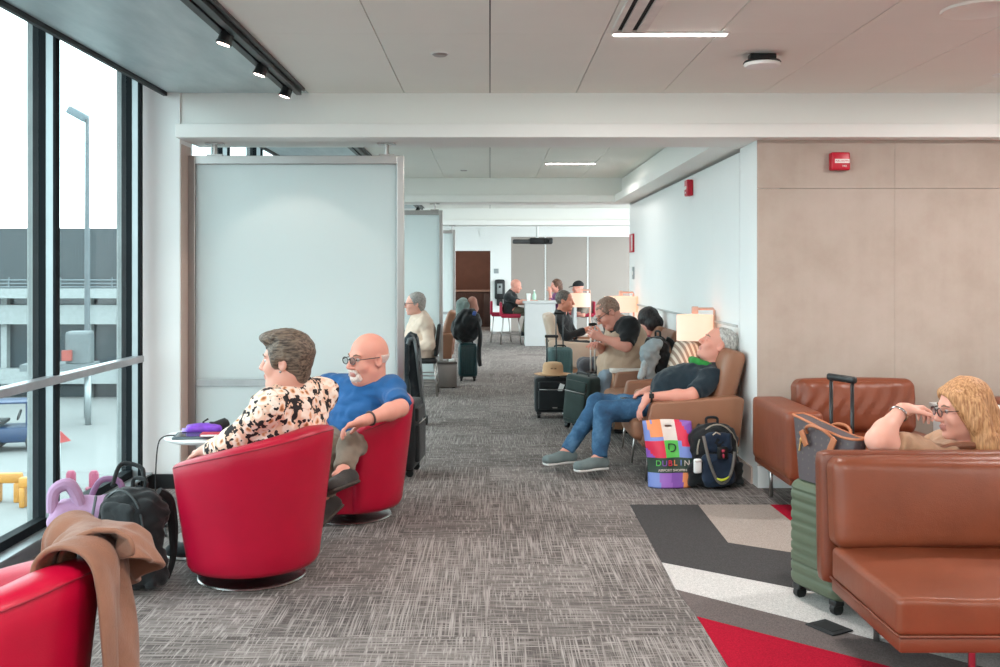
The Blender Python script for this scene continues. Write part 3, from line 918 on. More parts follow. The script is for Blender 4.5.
pl = empty('loading_ramp', 'grey raised equipment loader beside the terminal, above the blue tug', 'loader', (-16.6, 37.5, GZ), 0.2)
b = B(); b.box((0, 0, 2.3), (2.6, 1.4, 0.25)); b.box((0.7, 0, 3.0), (0.9, 0.9, 1.3), bev=0.1); b.out('platform', mk('loader_grey', '#5b6264', 0.5), pl, smooth=False)
for sx in (-1, 1):
    b = B(); b.cyl((sx, 0, 0), (sx, 0, 2.2), 0.12, n=10); b.out('leg', M['alu'], pl)
b = B(); b.box((0.35, -0.55, 2.75), (0.35, 0.2, 0.4)); b.out('beacon', mk('beacon_red', '#8f3f36', 0.5), pl, smooth=False)

yb = mk('barrier_yellow', '#b07c34', 0.5)
for k, (px_, py_, dd) in enumerate(((8, 496, 25.0), (34, 500, 24.5))):
    p = W(px_, py_, dd)
    r = empty('barrier', ('yellow plastic barrier standing on the apron, cut by the left edge of the picture', 'yellow plastic barrier on the apron, nearer the window mullion')[k], 'barrier', (p.x, p.y, GZ), 0.1, 'yellow apron barriers')
    b = B(); b.box((0, 0, 0.62), (0.72, 0.2, 0.26), bev=0.05); b.out('rail', yb, r)
    b = B(); b.box((-0.25, 0, 0.25), (0.14, 0.3, 0.5), bev=0.03); b.out('foot', yb, r)
    b = B(); b.box((0.25, 0, 0.25), (0.14, 0.3, 0.5), bev=0.03); b.out('foot', yb, r)
for k, (px_, py_) in enumerate(((71, 480), (94, 482))):
    p = W(px_, py_, 26.5)
    r = empty('bollard', ('pink apron bollard with a small red flag, seen low through the window', 'pink apron bollard without a flag, right of the flagged one')[k], 'bollard', (p.x, p.y, GZ), 0)
    b = B(); b.lathe([(0.0, 0), (0.22, 0), (0.22, 0.05), (0.13, 0.07), (0.13, 0.42), (0.08, 0.5), (0.0, 0.5)], 18); b.out('post', mk('bollard_pink', '#8f3a55', 0.5), r)
    if k == 0:
        b = B(); b.cyl((-0.3, 0, 0.0), (-0.3, 0, 1.6), 0.015, n=6); b.out('flag_pole', M['alu'], r)
        b = B(); b.prism([(-0.3, 1.6), (-0.3, 1.25), (0.0, 1.32)], -0.01, 0.01, 'y'); b.out('flag', mk('flag_red', '#a33a3a', 0.6), r, smooth=False)

# ------------------------------------------------------------------ sky and camera
w = bpy.data.worlds.new('sky'); SC.world = w; w.use_nodes = True
nt = w.node_tree; bg = nt.nodes['Background']
tc = nt.nodes.new('ShaderNodeTexCoord'); sp = nt.nodes.new('ShaderNodeSeparateXYZ'); nt.links.new(tc.outputs['Generated'], sp.inputs[0])
mp = nt.nodes.new('ShaderNodeMapping'); mp.inputs['Scale'].default_value = (2.2, 2.2, 6.0); nt.links.new(tc.outputs['Generated'], mp.inputs[0])
nz = nt.nodes.new('ShaderNodeTexNoise'); nz.inputs['Scale'].default_value = 1.6; nz.inputs['Detail'].default_value = 6; nt.links.new(mp.outputs[0], nz.inputs['Vector'])
cr = nt.nodes.new('ShaderNodeValToRGB'); cr.color_ramp.elements[0].position = 0.40; cr.color_ramp.elements[0].color = lin('#c9e2ec'); cr.color_ramp.elements[1].position = 0.60; cr.color_ramp.elements[1].color = lin('#fbfdff')
nt.links.new(nz.outputs['Fac'], cr.inputs['Fac']); nt.links.new(cr.outputs[0], bg.inputs['Color'])
bg.inputs['Strength'].default_value = 3.5

cam = bpy.data.cameras.new('camera'); co = bpy.data.objects.new('camera', cam); COL.objects.link(co)
co.location = (0, 0, H); co.rotation_euler = (PI / 2, 0, 0)
cam.sensor_width = 36; cam.sensor_fit = 'HORIZONTAL'; cam.lens = FOC * 36 / 1000
cam.shift_x = (500 - VX) / 1000; cam.shift_y = -(333.5 - VY) / 1000
cam.clip_start = 0.05; cam.clip_end = 500
SC.camera = co
SC.view_settings.view_transform = 'Standard'; SC.view_settings.look = 'None'; SC.view_settings.gamma = 1.0; SC.view_settings.use_curve_mapping = False
SC.view_settings.exposure = 1.02
SC.cycles.use_denoising = True; SC.cycles.denoiser = 'OPENIMAGEDENOISE'
SC.cycles.max_bounces = 10; SC.cycles.diffuse_bounces = 6; SC.cycles.glossy_bounces = 4; SC.cycles.transparent_max_bounces = 12; SC.cycles.transmission_bounces = 6
SC.cycles.sample_clamp_indirect = 6; SC.cycles.caustics_reflective = False; SC.cycles.caustics_refractive = False
# ================================================================== furniture and belongings
L = {}
L['red'] = leather('red_leather', '#b0052e', 0.36, 0.10, 0.08, 6)
L['brown'] = leather('cognac_leather', '#7a3f29', 0.36, 0.3, 0.12, 7)
L['brown_dark'] = leather('brown_leather_shade', '#733b27', 0.36, 0.22, 0.1, 7)
L['tan_chair'] = leather('tan_brown_leather', '#8f624a', 0.45, 0.12, 0.06, 6)
L['beige'] = leather('beige_leather', '#cdb5a2', 0.5, 0.1, 0.05, 6)
L['blackfab'] = cloth('black_nylon', '#1c1e20', 0.8, 0.2)
L['black2'] = cloth('black_canvas', '#25282a', 0.85, 0.2)
L['plastic'] = mk('black_plastic', '#161718', 0.4)
L['rubber'] = mk('dark_rubber', '#1b1b1c', 0.75)

# ---------------- red swivel tub chairs
def tub_chair(label, loc, face):
    """face: angle of the opening; local +x is the opening"""
    r = empty('swivel_chair', label, 'chair', (loc[0], loc[1], 0), face, 'red leather swivel tub chairs')
    b = B()
    A = math.radians(128); N = 56
    rings = []
    for i in range(N + 1):
        th = -A + 2 * A * i / N
        t = abs(th) / A
        hgt = 0.76 - 0.17 * (t ** 1.5)
        e = min(1.0, (1 - t) / 0.07); e = math.sqrt(max(0.0, 1 - (1 - e) ** 2))       # rounded front edge of the arm
        rt, rb = 0.40, 0.325
        it = rt - 0.105 - 0.02 * (1 - t); ib = 0.245
        pr = []
        z0 = 0.07
        mid_b, mid_t = (rb + ib) / 2, (rt + it) / 2
        def P(rad, z):
            f = (z - z0) / (hgt - z0); m = mid_b + (mid_t - mid_b) * f
            rr = m + (rad - m) * (0.25 + 0.75 * e)
            a = PI + th
            return (rr * math.cos(a), rr * math.sin(a), z)
        pr.append(P(ib, z0)); pr.append(P(rb - 0.045, z0)); pr.append(P(rb - 0.012, z0 + 0.008)); pr.append(P(rb + 0.004, z0 + 0.035))
        for k in range(1, 8):
            f = k / 8.0
            pr.append(P(rb + (rt - rb) * (f ** 0.85), z0 + 0.035 + (hgt - 0.03 - z0 - 0.035) * f))
        for k in range(0, 7):
            a = PI * k / 6
            c = (rt + it) / 2; w = (rt - it) / 2
            pr.append(P(c + w * math.cos(a), hgt - 0.026 + 0.026 * math.sin(a)))
        for k in range(1, 6):
            f = k / 6.0
            pr.append(P(it + (ib - it) * f, hgt - 0.03 + (0.30 - hgt + 0.03) * f))
        pr.append(P(ib, 0.29))
        rings.append(pr)
    b.loft(rings, cap=True)
    b.out('backrest', L['red'], r, sharp=60)
    b = B()
    def sq(p, q):
        return p
    b.lathe([(0.0, 0.07), (0.27, 0.07), (0.288, 0.08), (0.292, 0.11), (0.292, 0.285), (0.28, 0.295), (0.0, 0.295)], 40, c=(0.02, 0, 0))
    b.out('seat_base', L['red'], r, sharp=50)
    b = B()
    b.lathe([(0.0, 0.29), (0.27, 0.29), (0.30, 0.305), (0.306, 0.34), (0.30, 0.40), (0.275, 0.425), (0.18, 0.44), (0.0, 0.445)], 40, c=(0.03, 0, 0))
    b.out('seat_cushion', L['red'], r, sharp=60)
    b = B(); b.lathe([(0.0, 0.0), (0.262, 0.0), (0.265, 0.006), (0.26, 0.012), (0.10, 0.02), (0.05, 0.03), (0.045, 0.072), (0.0, 0.072)], 48)
    b.out('base', mk('satin_chrome', '#b9b5b3', 0.25, 1.0, var=0.03), r, sharp=40)
    # welt along the rim
    b = B(); b.tube([Vector(p[11]) + Vector((p[11][0], p[11][1], 0)).normalized() * 0.0 for p in rings[2:-2]], 0.003, 6); b.out('piping', mk('red_piping', '#8a1028', 0.45), r)
    return r
C1 = (-1.18, 4.82); C2 = (-0.875, 6.02); C0 = (-1.43, 2.50)
tub_chair('red swivel tub chair the woman in the floral blouse sits in', C1, math.radians(158))
tub_chair('red swivel tub chair the man in the blue shirt sits in', C2, math.radians(230))
tub_chair('red swivel tub chair at the lower left corner, under the tan jacket', C0, math.radians(165))

# ---------------- tan jacket over the near chair
def jacket():
    r = empty('jacket', 'tan brown jacket draped over the back of the nearest red chair', 'jacket', (C0[0] + 0.3, C0[1], 0))
    m = cloth('tan_jacket_cloth', '#875e4b', 0.85, 0.12, 200, 0.3)
    def sheet(th0, th1, zdrop, zin, off, seed, name, flare=0.0, droop=0.0):
        rings = []
        rg = random.Random(seed)
        ph = [rg.uniform(0, 6) for _ in range(6)]
        nu, nv = 46, 56
        prof = []
        # (radius, z): inside the tub, over the rim, down the outside
        prof += [(0.27, zin), (0.28, 0.60), (0.285, 0.70), (0.29, 0.765), (0.32, 0.795), (0.36, 0.803), (0.405, 0.79), (0.432, 0.755), (0.438, 0.68), (0.438, 0.55), (0.44, 0.40), (0.445, zdrop)]
        prof = [q for k_, q in enumerate(prof[:-1]) if k_ < 6 or q[1] > zdrop + 0.02] + [(0.44 if zdrop < 0.6 else 0.45, zdrop)]
        acc = [0]
        for k in range(1, len(prof)): acc.append(acc[-1] + math.dist(prof[k], prof[k - 1]))
        verts, faces = [], []
        for i in range(nu):
            u = i / (nu - 1); th = th0 + (th1 - th0) * u
            for j in range(nv):
                s = acc[-1] * j / (nv - 1)
                k = max(q for q in range(len(acc)) if acc[q] <= s + 1e-9); k = min(k, len(prof) - 2)
                f = (s - acc[k]) / (acc[k + 1] - acc[k]); f2 = f
                rr = prof[k][0] + (prof[k + 1][0] - prof[k][0]) * f2; z = prof[k][1] + (prof[k + 1][1] - prof[k][1]) * f2
                outw = max(0.0, (j / (nv - 1) - 0.42)) / 0.58
                fold = 0.026 * math.sin(10 * u + ph[0] + 2 * outw) + 0.014 * math.sin(23 * u + ph[1] + 3 * outw)
                rr += off + outw * (fold + 0.03) + 0.009 * math.sin(13 * u + 9 * j / nv + ph[2]) + 0.005 * math.sin(31 * u - 14 * j / nv + ph[5]) + flare * outw * u
                z += 0.008 * math.sin(7 * u + 8 * j / nv + ph[3]) - droop * outw * (u - 0.5)
                a = th * (1 - 0.10 * outw) + 0.03 * math.sin(6 * j / nv + ph[4]) * outw
                verts.append((C0[0] + rr * math.cos(a), C0[1] + rr * math.sin(a), max(0.02, z)))
        for i in range(nu - 1):
            for j in range(nv - 1):
                faces.append((i * nv + j, i * nv + j + 1, (i + 1) * nv + j + 1, (i + 1) * nv + j))
        b = B(); b.raw(verts, faces)
        return b.out(name, m, r, world=True, sharp=80, mods=[('SOLIDIFY', dict(thickness=0.014, offset=1.0)), ('SUBSURF', dict(levels=1, render_levels=1))])
    sheet(math.radians(-10), math.radians(52), 0.10, 0.48, 0.006, 3, 'body_panel', 0.03, 0.05)
    sheet(math.radians(2), math.radians(60), 0.66, 0.55, 0.026, 8, 'collar', 0.06, 0.22)
jacket()

# ---------------- small round table with its clutter
TX, TY, TZ = -1.61, 5.5, 0.585
r = empty('side_table', 'small round white side table beside the floral woman', 'table', (TX, TY, 0))
b = B(); b.lathe([(0.0, TZ - 0.028), (0.20, TZ - 0.028), (0.222, TZ - 0.02), (0.228, TZ - 0.008), (0.222, TZ), (0.0, TZ)], 44); b.out('tabletop', mk('table_white', '#e4e4e2', 0.35, var=0.02), r)
b = B(); b.lathe([(0.0, 0.02), (0.03, 0.02), (0.026, TZ - 0.027), (0.0, TZ - 0.027)], 18); b.out('pole', M['steel'], r)
b = B(); b.lathe([(0.0, 0.0), (0.17, 0.0), (0.17, 0.012), (0.04, 0.022), (0.0, 0.022)], 32); b.out('base', M['steel'], r)
r = empty('tablet', 'grey tablet in a folding cover lying at the near edge of the white side table', 'tablet', (TX, TY - 0.07, TZ), 0.15)
b = B(); b.box((0.0, 0, 0.006), (0.30, 0.19, 0.012), bev=0.004); b.out('cover', mk('tablet_cover', '#55646b', 0.6), r)
b = B(); b.box((0.0, 0, 0.0135), (0.27, 0.165, 0.003)); b.out('screen', mk('tablet_screen', '#39474d', 0.15), r, smooth=False)
r = empty('notebook', 'red notebook lying at the edge of the side table, against the floral sleeve', 'notebook', (TX + 0.10, TY - 0.14, TZ + 0.016), 0.1)
b = B(); b.box((0, 0, 0.008), (0.17, 0.08, 0.016), bev=0.003); b.out('cover', mk('notebook_red', '#b51d3b', 0.5), r)
b = B(); b.box((0.004, -0.002, 0.008), (0.168, 0.078, 0.010)); b.out('pages', M['white_paint'], r, smooth=False)
r = empty('pouch', 'bright purple snack pouch lying on the white side table', 'pouch', (TX - 0.03, TY + 0.06, TZ), 0.3)
b = B(); b.cushion((0, 0, 0.022), (0.2, 0.13, 0.044), r=0.02, puff=(0, 0, 0.012), n=6); b.out('packet', mk('pouch_purple', '#7b3fc0', 0.35, var=0.3, vscale=20), r)
b = B(); b.box((-0.105, 0, 0.02), (0.03, 0.12, 0.004)); b.out('seal', mk('pouch_seal', '#b59be0', 0.35), r)
r = empty('sunglasses_case', 'crumpled black eyewear case behind the purple pouch on the side table', 'case', (TX + 0.05, TY + 0.09, TZ), 0.4)
b = B(); b.cushion((0, 0, 0.035), (0.12, 0.06, 0.07), r=0.028, n=5, fn=lambda p, q: p + Vector((0, 0, 0.01 * math.sin(60 * p.x)))); b.out('shell', L['plastic'], r)
b = B(); b.tube([(-0.06, 0, 0.03), (-0.09, 0.01, 0.06), (-0.06, 0.02, 0.075)], 0.006, 6); b.out('strap', L['plastic'], r)
r = empty('paper_cup_lid', 'white papers stacked at the right of the side table', 'paper', (TX + 0.14, TY + 0.03, TZ), -0.3); r.name = 'papers'
b = B(); b.box((0, 0, 0.006), (0.14, 0.1, 0.012)); b.out('sheet', M['white_paint'], r, smooth=False)
r = empty('charging_cord', 'thin dark charging cord hanging from the side table', 'cord', (TX - 0.2, TY - 0.1, 0))
b = B(); b.tube([(TX - 0.12, TY - 0.08, TZ + 0.008), (TX - 0.205, TY - 0.105, TZ + 0.004), (TX - 0.235, TY - 0.12, TZ - 0.06), (TX - 0.245, TY - 0.12, 0.3), (TX - 0.235, TY - 0.1, 0.12), (TX - 0.22, TY - 0.02, 0.012), (TX - 0.3, TY + 0.2, 0.006)], 0.004, 6); b.out('cable', L['rubber'], r, world=True)
b = B(); b.box((TX - 0.30, TY + 0.21, 0.012), (0.02, 0.03, 0.02), bev=0.004); b.out('plug', L['rubber'], r, world=True)

# ---------------- backpacks
def backpack(label, loc, rz, w, d, h, m_main, m_front, strap_m, tilt=0.0, extras=None, group=None):
    """front pocket faces -y"""
    r = empty('backpack', label, 'backpack', loc, rz, group)
    R = np.array(rot(-tilt, 0, 0))
    P = lambda x, y, z: tuple(R @ np.array((x, y, z)))
    s = Solid(0.011)
    s.box(P(0, 0, h * 0.46), (w * 0.46, d * 0.36, h * 0.45), r=min(w, d) * 0.33, R=R, k=0.04)
    s.ell(P(0, 0.0, h * 0.72), (w * 0.42, d * 0.38, h * 0.27), R=R, k=0.06)
    s.box(P(-w * 0.46, 0, h * 0.22), (w * 0.09, d * 0.25, h * 0.18), r=0.03, R=R, k=0.03)
    s.box(P(w * 0.46, 0, h * 0.22), (w * 0.09, d * 0.25, h * 0.18), r=0.03, R=R, k=0.03)
    s.out('body', m_main, r, world=False, fold=(0.007, 30, 4))
    s = Solid(0.009)
    s.box(P(0, -d * 0.42, h * 0.30), (w * 0.33, d * 0.13, h * 0.25), r=0.045, R=R, k=0.03)
    s.out('lower_pocket', m_front, r, world=False, fold=(0.006, 34, 6))
    s = Solid(0.009)
    s.box(P(0, -d * 0.36, h * 0.70), (w * 0.29, d * 0.10, h * 0.16), r=0.04, R=R, k=0.03)
    s.out('upper_pocket', m_front, r, world=False, fold=(0.003, 34, 9))
    b = B()
    pts = [P(w * 0.40 * math.cos(a), -d * 0.30, h * 0.55 + h * 0.42 * math.sin(a)) for a in [PI * (-0.02 + 1.04 * k / 20) for k in range(21)]]
    b.tube(pts, 0.006, 6); b.out('zip', strap_m, r)
    b = B()
    b.tube([P(-0.04, d * 0.12, h * 0.96), P(-0.035, d * 0.14, h * 1.05), P(0.035, d * 0.14, h * 1.05), P(0.04, d * 0.12, h * 0.96)], 0.010, 8); b.out('handle', m_main, r)
    for sx in (-1, 1):
        b = B()
        pts = [P(sx * w * 0.18, d * 0.36, h * 0.92), P(sx * w * 0.24, d * 0.56, h * 0.82), P(sx * w * 0.30, d * 0.60, h * 0.55), P(sx * w * 0.38, d * 0.5, h * 0.25), P(sx * w * 0.40, d * 0.34, h * 0.08)]
        for k in range(len(pts) - 1):
            pass
        b.tube(pts, [0.022, 0.026, 0.026, 0.016, 0.012], 8); b.out('strap', m_main, r)
    return r, P
r, P = backpack('bulky black backpack on the carpet behind the red chair, by the window', (-1.72, 4.64, 0), math.radians(-25), 0.36, 0.26, 0.48, L['blackfab'], L['black2'], mk('zip_dark', '#33383a', 0.4), 0.05)
b = B(); b.tube([P(-0.12, -0.02, 0.47), P(-0.15, 0.06, 0.56), P(-0.05, 0.09, 0.55), P(0.0, 0.06, 0.50)], 0.011, 8); b.out('shoulder_loop', L['blackfab'], r)
b = B(); b.tube([P(-0.15, -0.09, 0.43), P(-0.165, -0.10, 0.30), P(-0.155, -0.10, 0.16)], 0.007, 6); b.out('trim_stripe', mk('pack_stripe', '#6f767a', 0.5), r)

lil = cloth('lilac_cloth', '#b892b4', 0.85, 0.15)
r = empty('tote_bag', 'slumped lilac bag on the window sill side, behind the black backpack', 'bag', (-1.98, 4.78, 0), 0.3)
s = Solid(0.011); s.box((0, 0, 0.19), (0.17, 0.10, 0.19), r=0.07, k=0.05); s.ell((0.05, 0, 0.34), (0.13, 0.08, 0.06), k=0.05); s.out('body', lil, r, world=False, fold=(0.007, 24, 2))
b = B(); b.tube([(-0.16, -0.04, 0.34), (-0.15, -0.03, 0.44), (-0.09, -0.03, 0.47), (-0.05, -0.04, 0.42), (-0.02, -0.06, 0.33)], [0.024, 0.03, 0.032, 0.03, 0.024], 10); b.out('strap', lil, r)
b = B(); b.tube([(0.0, 0.05, 0.36), (0.05, 0.06, 0.46), (0.14, 0.06, 0.45), (0.17, 0.05, 0.34)], 0.015, 8); b.out('handle', mk('lilac_dark', '#8f6b8d', 0.8), r)

# ---------------- armchairs along the white wall: slab arms, wedge back, thin metal legs. local +x = facing, y = sideways
def wall_chair(label, loc, rz, m, group='leather armchairs along the aisle', hb=0.93):
    r = empty('armchair', label, 'armchair', (loc[0], loc[1], 0), rz, group)
    hw = 0.36
    for sy in (-1, 1):
        b = B()
        y0, y1 = (sy * hw - 0.055, sy * hw + 0.055)
        b.prism([(0.33, 0.275), (0.27, 0.56), (0.25, 0.578), (0.1, 0.585), (-0.34, 0.62), (-0.40, 0.60), (-0.36, 0.25)], y0, y1, 'y', bev=0.018, seg=3)
        b.out('armrest', m, r, sharp=50)
    b = B(); b.cushion((0.02, 0, 0.36), (0.74, 0.60, 0.16), r=0.05, puff=(0.01, 0, 0.03), n=10); b.out('seat', m, r)
    b = B(); b.box((0.0, 0, 0.265), (0.64, 0.62, 0.05), bev=0.012); b.out('seat_frame', m, r)
    b = B()
    Rb = rot(0, math.radians(-16), 0)
    b.cushion((-0.30, 0, 0.66), (0.14, 0.66, hb - 0.36), R=Rb, r=0.045, puff=(0.02, 0, 0), n=10); b.out('backrest', m, r)
    for sx, sy in ((0.27, -1), (0.27, 1), (-0.30, -1), (-0.30, 1)):
        b = B(); b.cyl((sx, sy * 0.33, 0.255), (sx + 0.03 * (1 if sx > 0 else -1), sy * 0.335, 0.0), 0.011, 0.008, 10); b.out('leg', M['steel'], r)
    return r
wc = wall_chair('tan leather armchair the sleeping man lies back in', (1.42, 7.33), PI, L['tan_chair'])
copy_thing(wc, (1.44, 8.68, 0), PI, 'tan leather armchair holding a black backpack, next beyond the sleeping man')
copy_thing(wc, (1.44, 9.55, 0), PI, 'tan leather armchair under the man in the beige vest')
copy_thing(wc, (1.44, 10.42, 0), PI, 'tan leather armchair under the dark-haired woman by the white wall')
wb = wall_chair('beige leather armchair of the man in black, facing the wall', (1.16, 13.05), 0.0, L['beige'], 'leather armchairs along the aisle', 0.98)
copy_thing(wc, (-0.92, 14.5, 0), PI, 'brown leather armchair half hidden behind the second frosted screen')

def pedestal_table(label, loc, sx, sy, h, top_m, body_m, group='low side tables between the armchairs'):
    r = empty('side_table', label, 'table', (loc[0], loc[1], 0), 0, group)
    b = B(); b.box((0, 0, h - 0.0175), (sx, sy, 0.035), bev=0.006); b.out('tabletop', top_m, r)
    b = B(); b.box((0, 0, (h - 0.035) / 2 + 0.02), (sx * 0.86, sy * 0.86, h - 0.075), bev=0.006); b.out('body', body_m, r)
    b = B(); b.box((0, 0, 0.01), (sx * 0.8, sy * 0.8, 0.02)); b.out('plinth', M['black'], r, smooth=False)
    return r
tt = mk('table_pale', '#ded7d0', 0.4, var=0.02); tbw = mk('table_wood', '#a5775a', 0.5, var=0.1)
pedestal_table('low square side table with a pale top between the sleeping man and the backpack chair', (1.62, 8.0), 0.36, 0.40, 0.56, tt, tbw)
pedestal_table('low side table with a pale top in front of the vest man', (1.31, 9.12), 0.36, 0.14, 0.60, tt, tbw)
pedestal_table('low side table under the far lamp by the wall', (1.6, 12.3), 0.4, 0.4, 0.62, tt, tbw)
pedestal_table('low side table with the lamp nearest the bar counter', (1.32, 14.15), 0.45, 0.5, 0.62, tt, tbw)

def shade_mat():
    t = NT('lamp_shade_linen'); t.color('#ecd5c6')
    t.b.inputs['Emission Color'].default_value = lin('#ffbf98'); t.b.inputs['Emission Strength'].default_value = 0.3
    t.set(Roughness=0.8); return t.m
SHADE = shade_mat()
def table_lamp(label, loc, z, w=0.30, h=0.21, lean=1):
    r = empty('table_lamp', label, 'lamp', (loc[0], loc[1], z), 0, 'glowing drum lamps by the armchairs')
    b = B(); b.box((0.02, 0, 0.012), (0.2, 0.16, 0.024), bev=0.006); b.out('base', mk('lamp_wood', '#c08d6f', 0.5), r)
    b = B(); b.tube([(lean * 0.16, 0, 0.0), (lean * 0.16, 0, h + 0.42), (lean * 0.15, 0, h + 0.435), (0.0, 0, h + 0.435)], 0.011, 8, soft=False); b.box((-0.0, 0, h + 0.425), (0.05, 0.04, 0.06), bev=0.006); b.out('stand', mk('lamp_copper', '#c9ab9c', 0.5, 0.2), r)
    b = B(); b.lathe([(w * 0.5 - 0.004, 0.385), (w * 0.5, 0.385), (w * 0.5, 0.385 + h), (w * 0.5 - 0.006, 0.385 + h), (w * 0.5 - 0.004, 0.385)], 40, sy=0.8); b.lathe([(0.0, 0.385 + h - 0.012), (w * 0.5 - 0.003, 0.385 + h - 0.012)], 40, sy=0.8); b.out('lamp_shade', SHADE, r)
    la = bpy.data.lights.new('bulb_light', 'POINT'); la.energy = 0.8; la.color = (1, 0.76, 0.58); la.shadow_soft_size = 0.1
    lo = bpy.data.objects.new('bulb_light', la); COL.objects.link(lo); lo.parent = r; lo.location = (0, 0, 0.34)
    return r
table_lamp('glowing drum lamp on the table right behind the sleeping man', (1.69, 8.0), 0.56, 0.30, 0.21)
table_lamp('glowing drum lamp behind the vest man and the dark-haired woman', (1.66, 12.3), 0.62, 0.42, 0.2)
table_lamp('glowing drum lamp between the man in black and the vest man', (1.30, 14.15), 0.62, 0.32, 0.2)

# ---------------- luggage
def case(name, label, loc, rz, w, d, h, m, ribs='v', handle=None, hm=None, group=None, soft=False, tilt=0.0, pocket=None):
    """upright four-wheel suitcase: w across, d deep (front -y), body bottom at 0.06"""
    r = empty(name, label, 'suitcase', loc, rz, group)
    z0 = 0.055
    b = B()
    def shell(p, q):
        if ribs != 'h' or abs(p.z) > h / 2 - 0.03: return p
        k = math.sin(2 * PI * p.z / 0.047)
        k = -0.008 * max(0.0, k - 0.55) / 0.45
        o = Vector((p.x / (w / 2), p.y / (d / 2), 0)); o = Vector((o.x ** 5, o.y ** 5, 0))
        return p + (o.normalized() * k if o.length > 1e-6 else Vector())
    b.cushion((0, 0, z0 + h / 2), (w, d, h), r=0.05 if not soft else 0.035, puff=(0, 0.012 if soft else 0.004, 0), n=12 if ribs != 'h' else 70, fn=shell)
    b.out('body', m, r, sharp=80)
    if ribs == 'v':
        b = B()
        if ribs == 'v':
            n = 7
            for k in range(n):
                x = -w / 2 + 0.05 + (w - 0.10) * k / (n - 1)
                b.box((x, 0, z0 + h / 2), (0.016, d + 0.012, h - 0.10), bev=0.005)
        b.out('ridge', m, r)
    for sx in (-1, 1):
        for sy in (-1, 1):
            b = B(); b.cyl((sx * (w / 2 - 0.045) - 0.014, sy * (d / 2 - 0.04), 0.027), (sx * (w / 2 - 0.045) + 0.014, sy * (d / 2 - 0.04), 0.027), 0.027, n=18)
            b.box((sx * (w / 2 - 0.045), sy * (d / 2 - 0.04), 0.055), (0.05, 0.05, 0.03), bev=0.008); b.out('wheel', L['plastic'], r, sharp=50)
    b = B(); b.tube([(-0.07, -d * 0.1, z0 + h - 0.005), (-0.055, -d * 0.1, z0 + h + 0.02), (0.055, -d * 0.1, z0 + h + 0.02), (0.07, -d * 0.1, z0 + h - 0.005)], 0.009, 8); b.out('grip', L['plastic'], r)
    if handle:
        hh, hwid, hy = handle
        b = B()
        for sx in (-1, 1): b.cyl((sx * hwid / 2, hy, z0 + h - 0.01), (sx * hwid / 2, hy, z0 + h + hh), 0.0085, n=10)
        b.out('telescopic_handle', hm or L['plastic'], r)
        b = B(); b.box((0, hy, z0 + h + hh), (hwid + 0.045, 0.03, 0.032), bev=0.012, seg=3); b.out('handle_grip', L['plastic'], r)
    if pocket:
        b = B(); b.cushion((0, -d / 2 - 0.012, z0 + h * 0.38), (w * 0.8, 0.04, h * 0.55), r=0.016, n=6); b.out('front_pocket', pocket, r)
        b = B(); b.cushion((0, -d / 2 - 0.008, z0 + h * 0.80), (w * 0.8, 0.035, h * 0.2), r=0.014, n=6); b.out('upper_pocket', pocket, r)
        b = B(); b.tube([(-w * 0.38, -d / 2 - 0.03, z0 + h * 0.68), (w * 0.38, -d / 2 - 0.03, z0 + h * 0.68)], 0.004, 6); b.out('zip', M['steel'], r)
    return r
G_OL = mk('olive_shell', '#565f4b', 0.5, var=0.04)
# olive case: wide side faces the aisle; local x = along the wide side
az = math.atan2(-0.93, 0.34)
case('suitcase', 'olive green ribbed hard-shell suitcase standing behind the front sofa', (1.55, 4.40, 0), az, 0.34, 0.235, 0.495, G_OL, 'h', (0.47, 0.14, 0.055), None, 'wheeled suitcases')
TBM = NT('brown_canvas_pattern'); _v = TBM.obj((34, 34, 34), (0, 0, 0.785)); _c = TBM.n('ShaderNodeTexChecker'); _c.inputs['Scale'].default_value = 1.0
_vo = TBM.n('ShaderNodeTexVoronoi'); _vo.inputs['Randomness'].default_value = 0.15; _vo.inputs['Scale'].default_value = 1.0; TBM.l(_v, _vo.inputs['Vector'])
TBM.color(TBM.ramp(_vo.outputs['Distance'], [(0.16, '#6a5f58'), (0.26, '#51474a')])); TBM.set(Roughness=0.5)
TANL = mk('natural_leather', '#b06a45', 0.5, var=0.1)
# tote leaning on the handle
tr = empty('tote_bag', 'brown patterned canvas tote with tan leather handles on the olive suitcase', 'bag', (1.520, 4.355, 0.552), az)
wb_, wt_, db_, hb_ = 0.32, 0.43, 0.10, 0.25
rings = []
for k in range(9):
    f = k / 8; w = wb_ + (wt_ - wb_) * f; d = db_ * (1 - 0.25 * f); z = hb_ * f
    sag = 0.0
    ring = []
    for a in range(32):
        t = 2 * PI * a / 32; cx, sx = math.cos(t), math.sin(t); e = 0.28
        x = abs(cx) ** e * math.copysign(1, cx) * w / 2; y = abs(sx) ** e * math.copysign(1, sx) * d / 2
        zz = z + (0.012 * (2 * x / w) ** 2 - 0.05 * (x / w)) * f
        ring.append((x - 0.0, y, zz + 0.006 * math.sin(14 * x + 3) * f))
    rings.append(ring)
b = B(); b.loft(rings, cap=True); b.out('body', TBM.m, tr, sharp=70)
b = B(); b.tube(rings[-1], 0.006, 6, closed=True); b.out('rim', TANL, tr)
for sy, yy in ((-1, -0.048), (1, 0.045)):
    b = B()
    pts = []
    for k in range(15):
        t = k / 14; a = PI * t
        pts.append((-0.085 * math.cos(a), yy + (-0.035 if sy < 0 else 0.03) * math.sin(a), hb_ - 0.03 + 0.045 * math.sin(a)))
    b.tube(pts, 0.007, 8)
    for sx in (-1, 1):
        b.cushion((sx * 0.095, yy - 0.012 * (1 if sy < 0 else -1), hb_ - 0.055), (0.035, 0.008, 0.075), r=0.004, n=4, R=rot(0, sx * 0.5, 0))
    b.out('handle', TANL, tr)
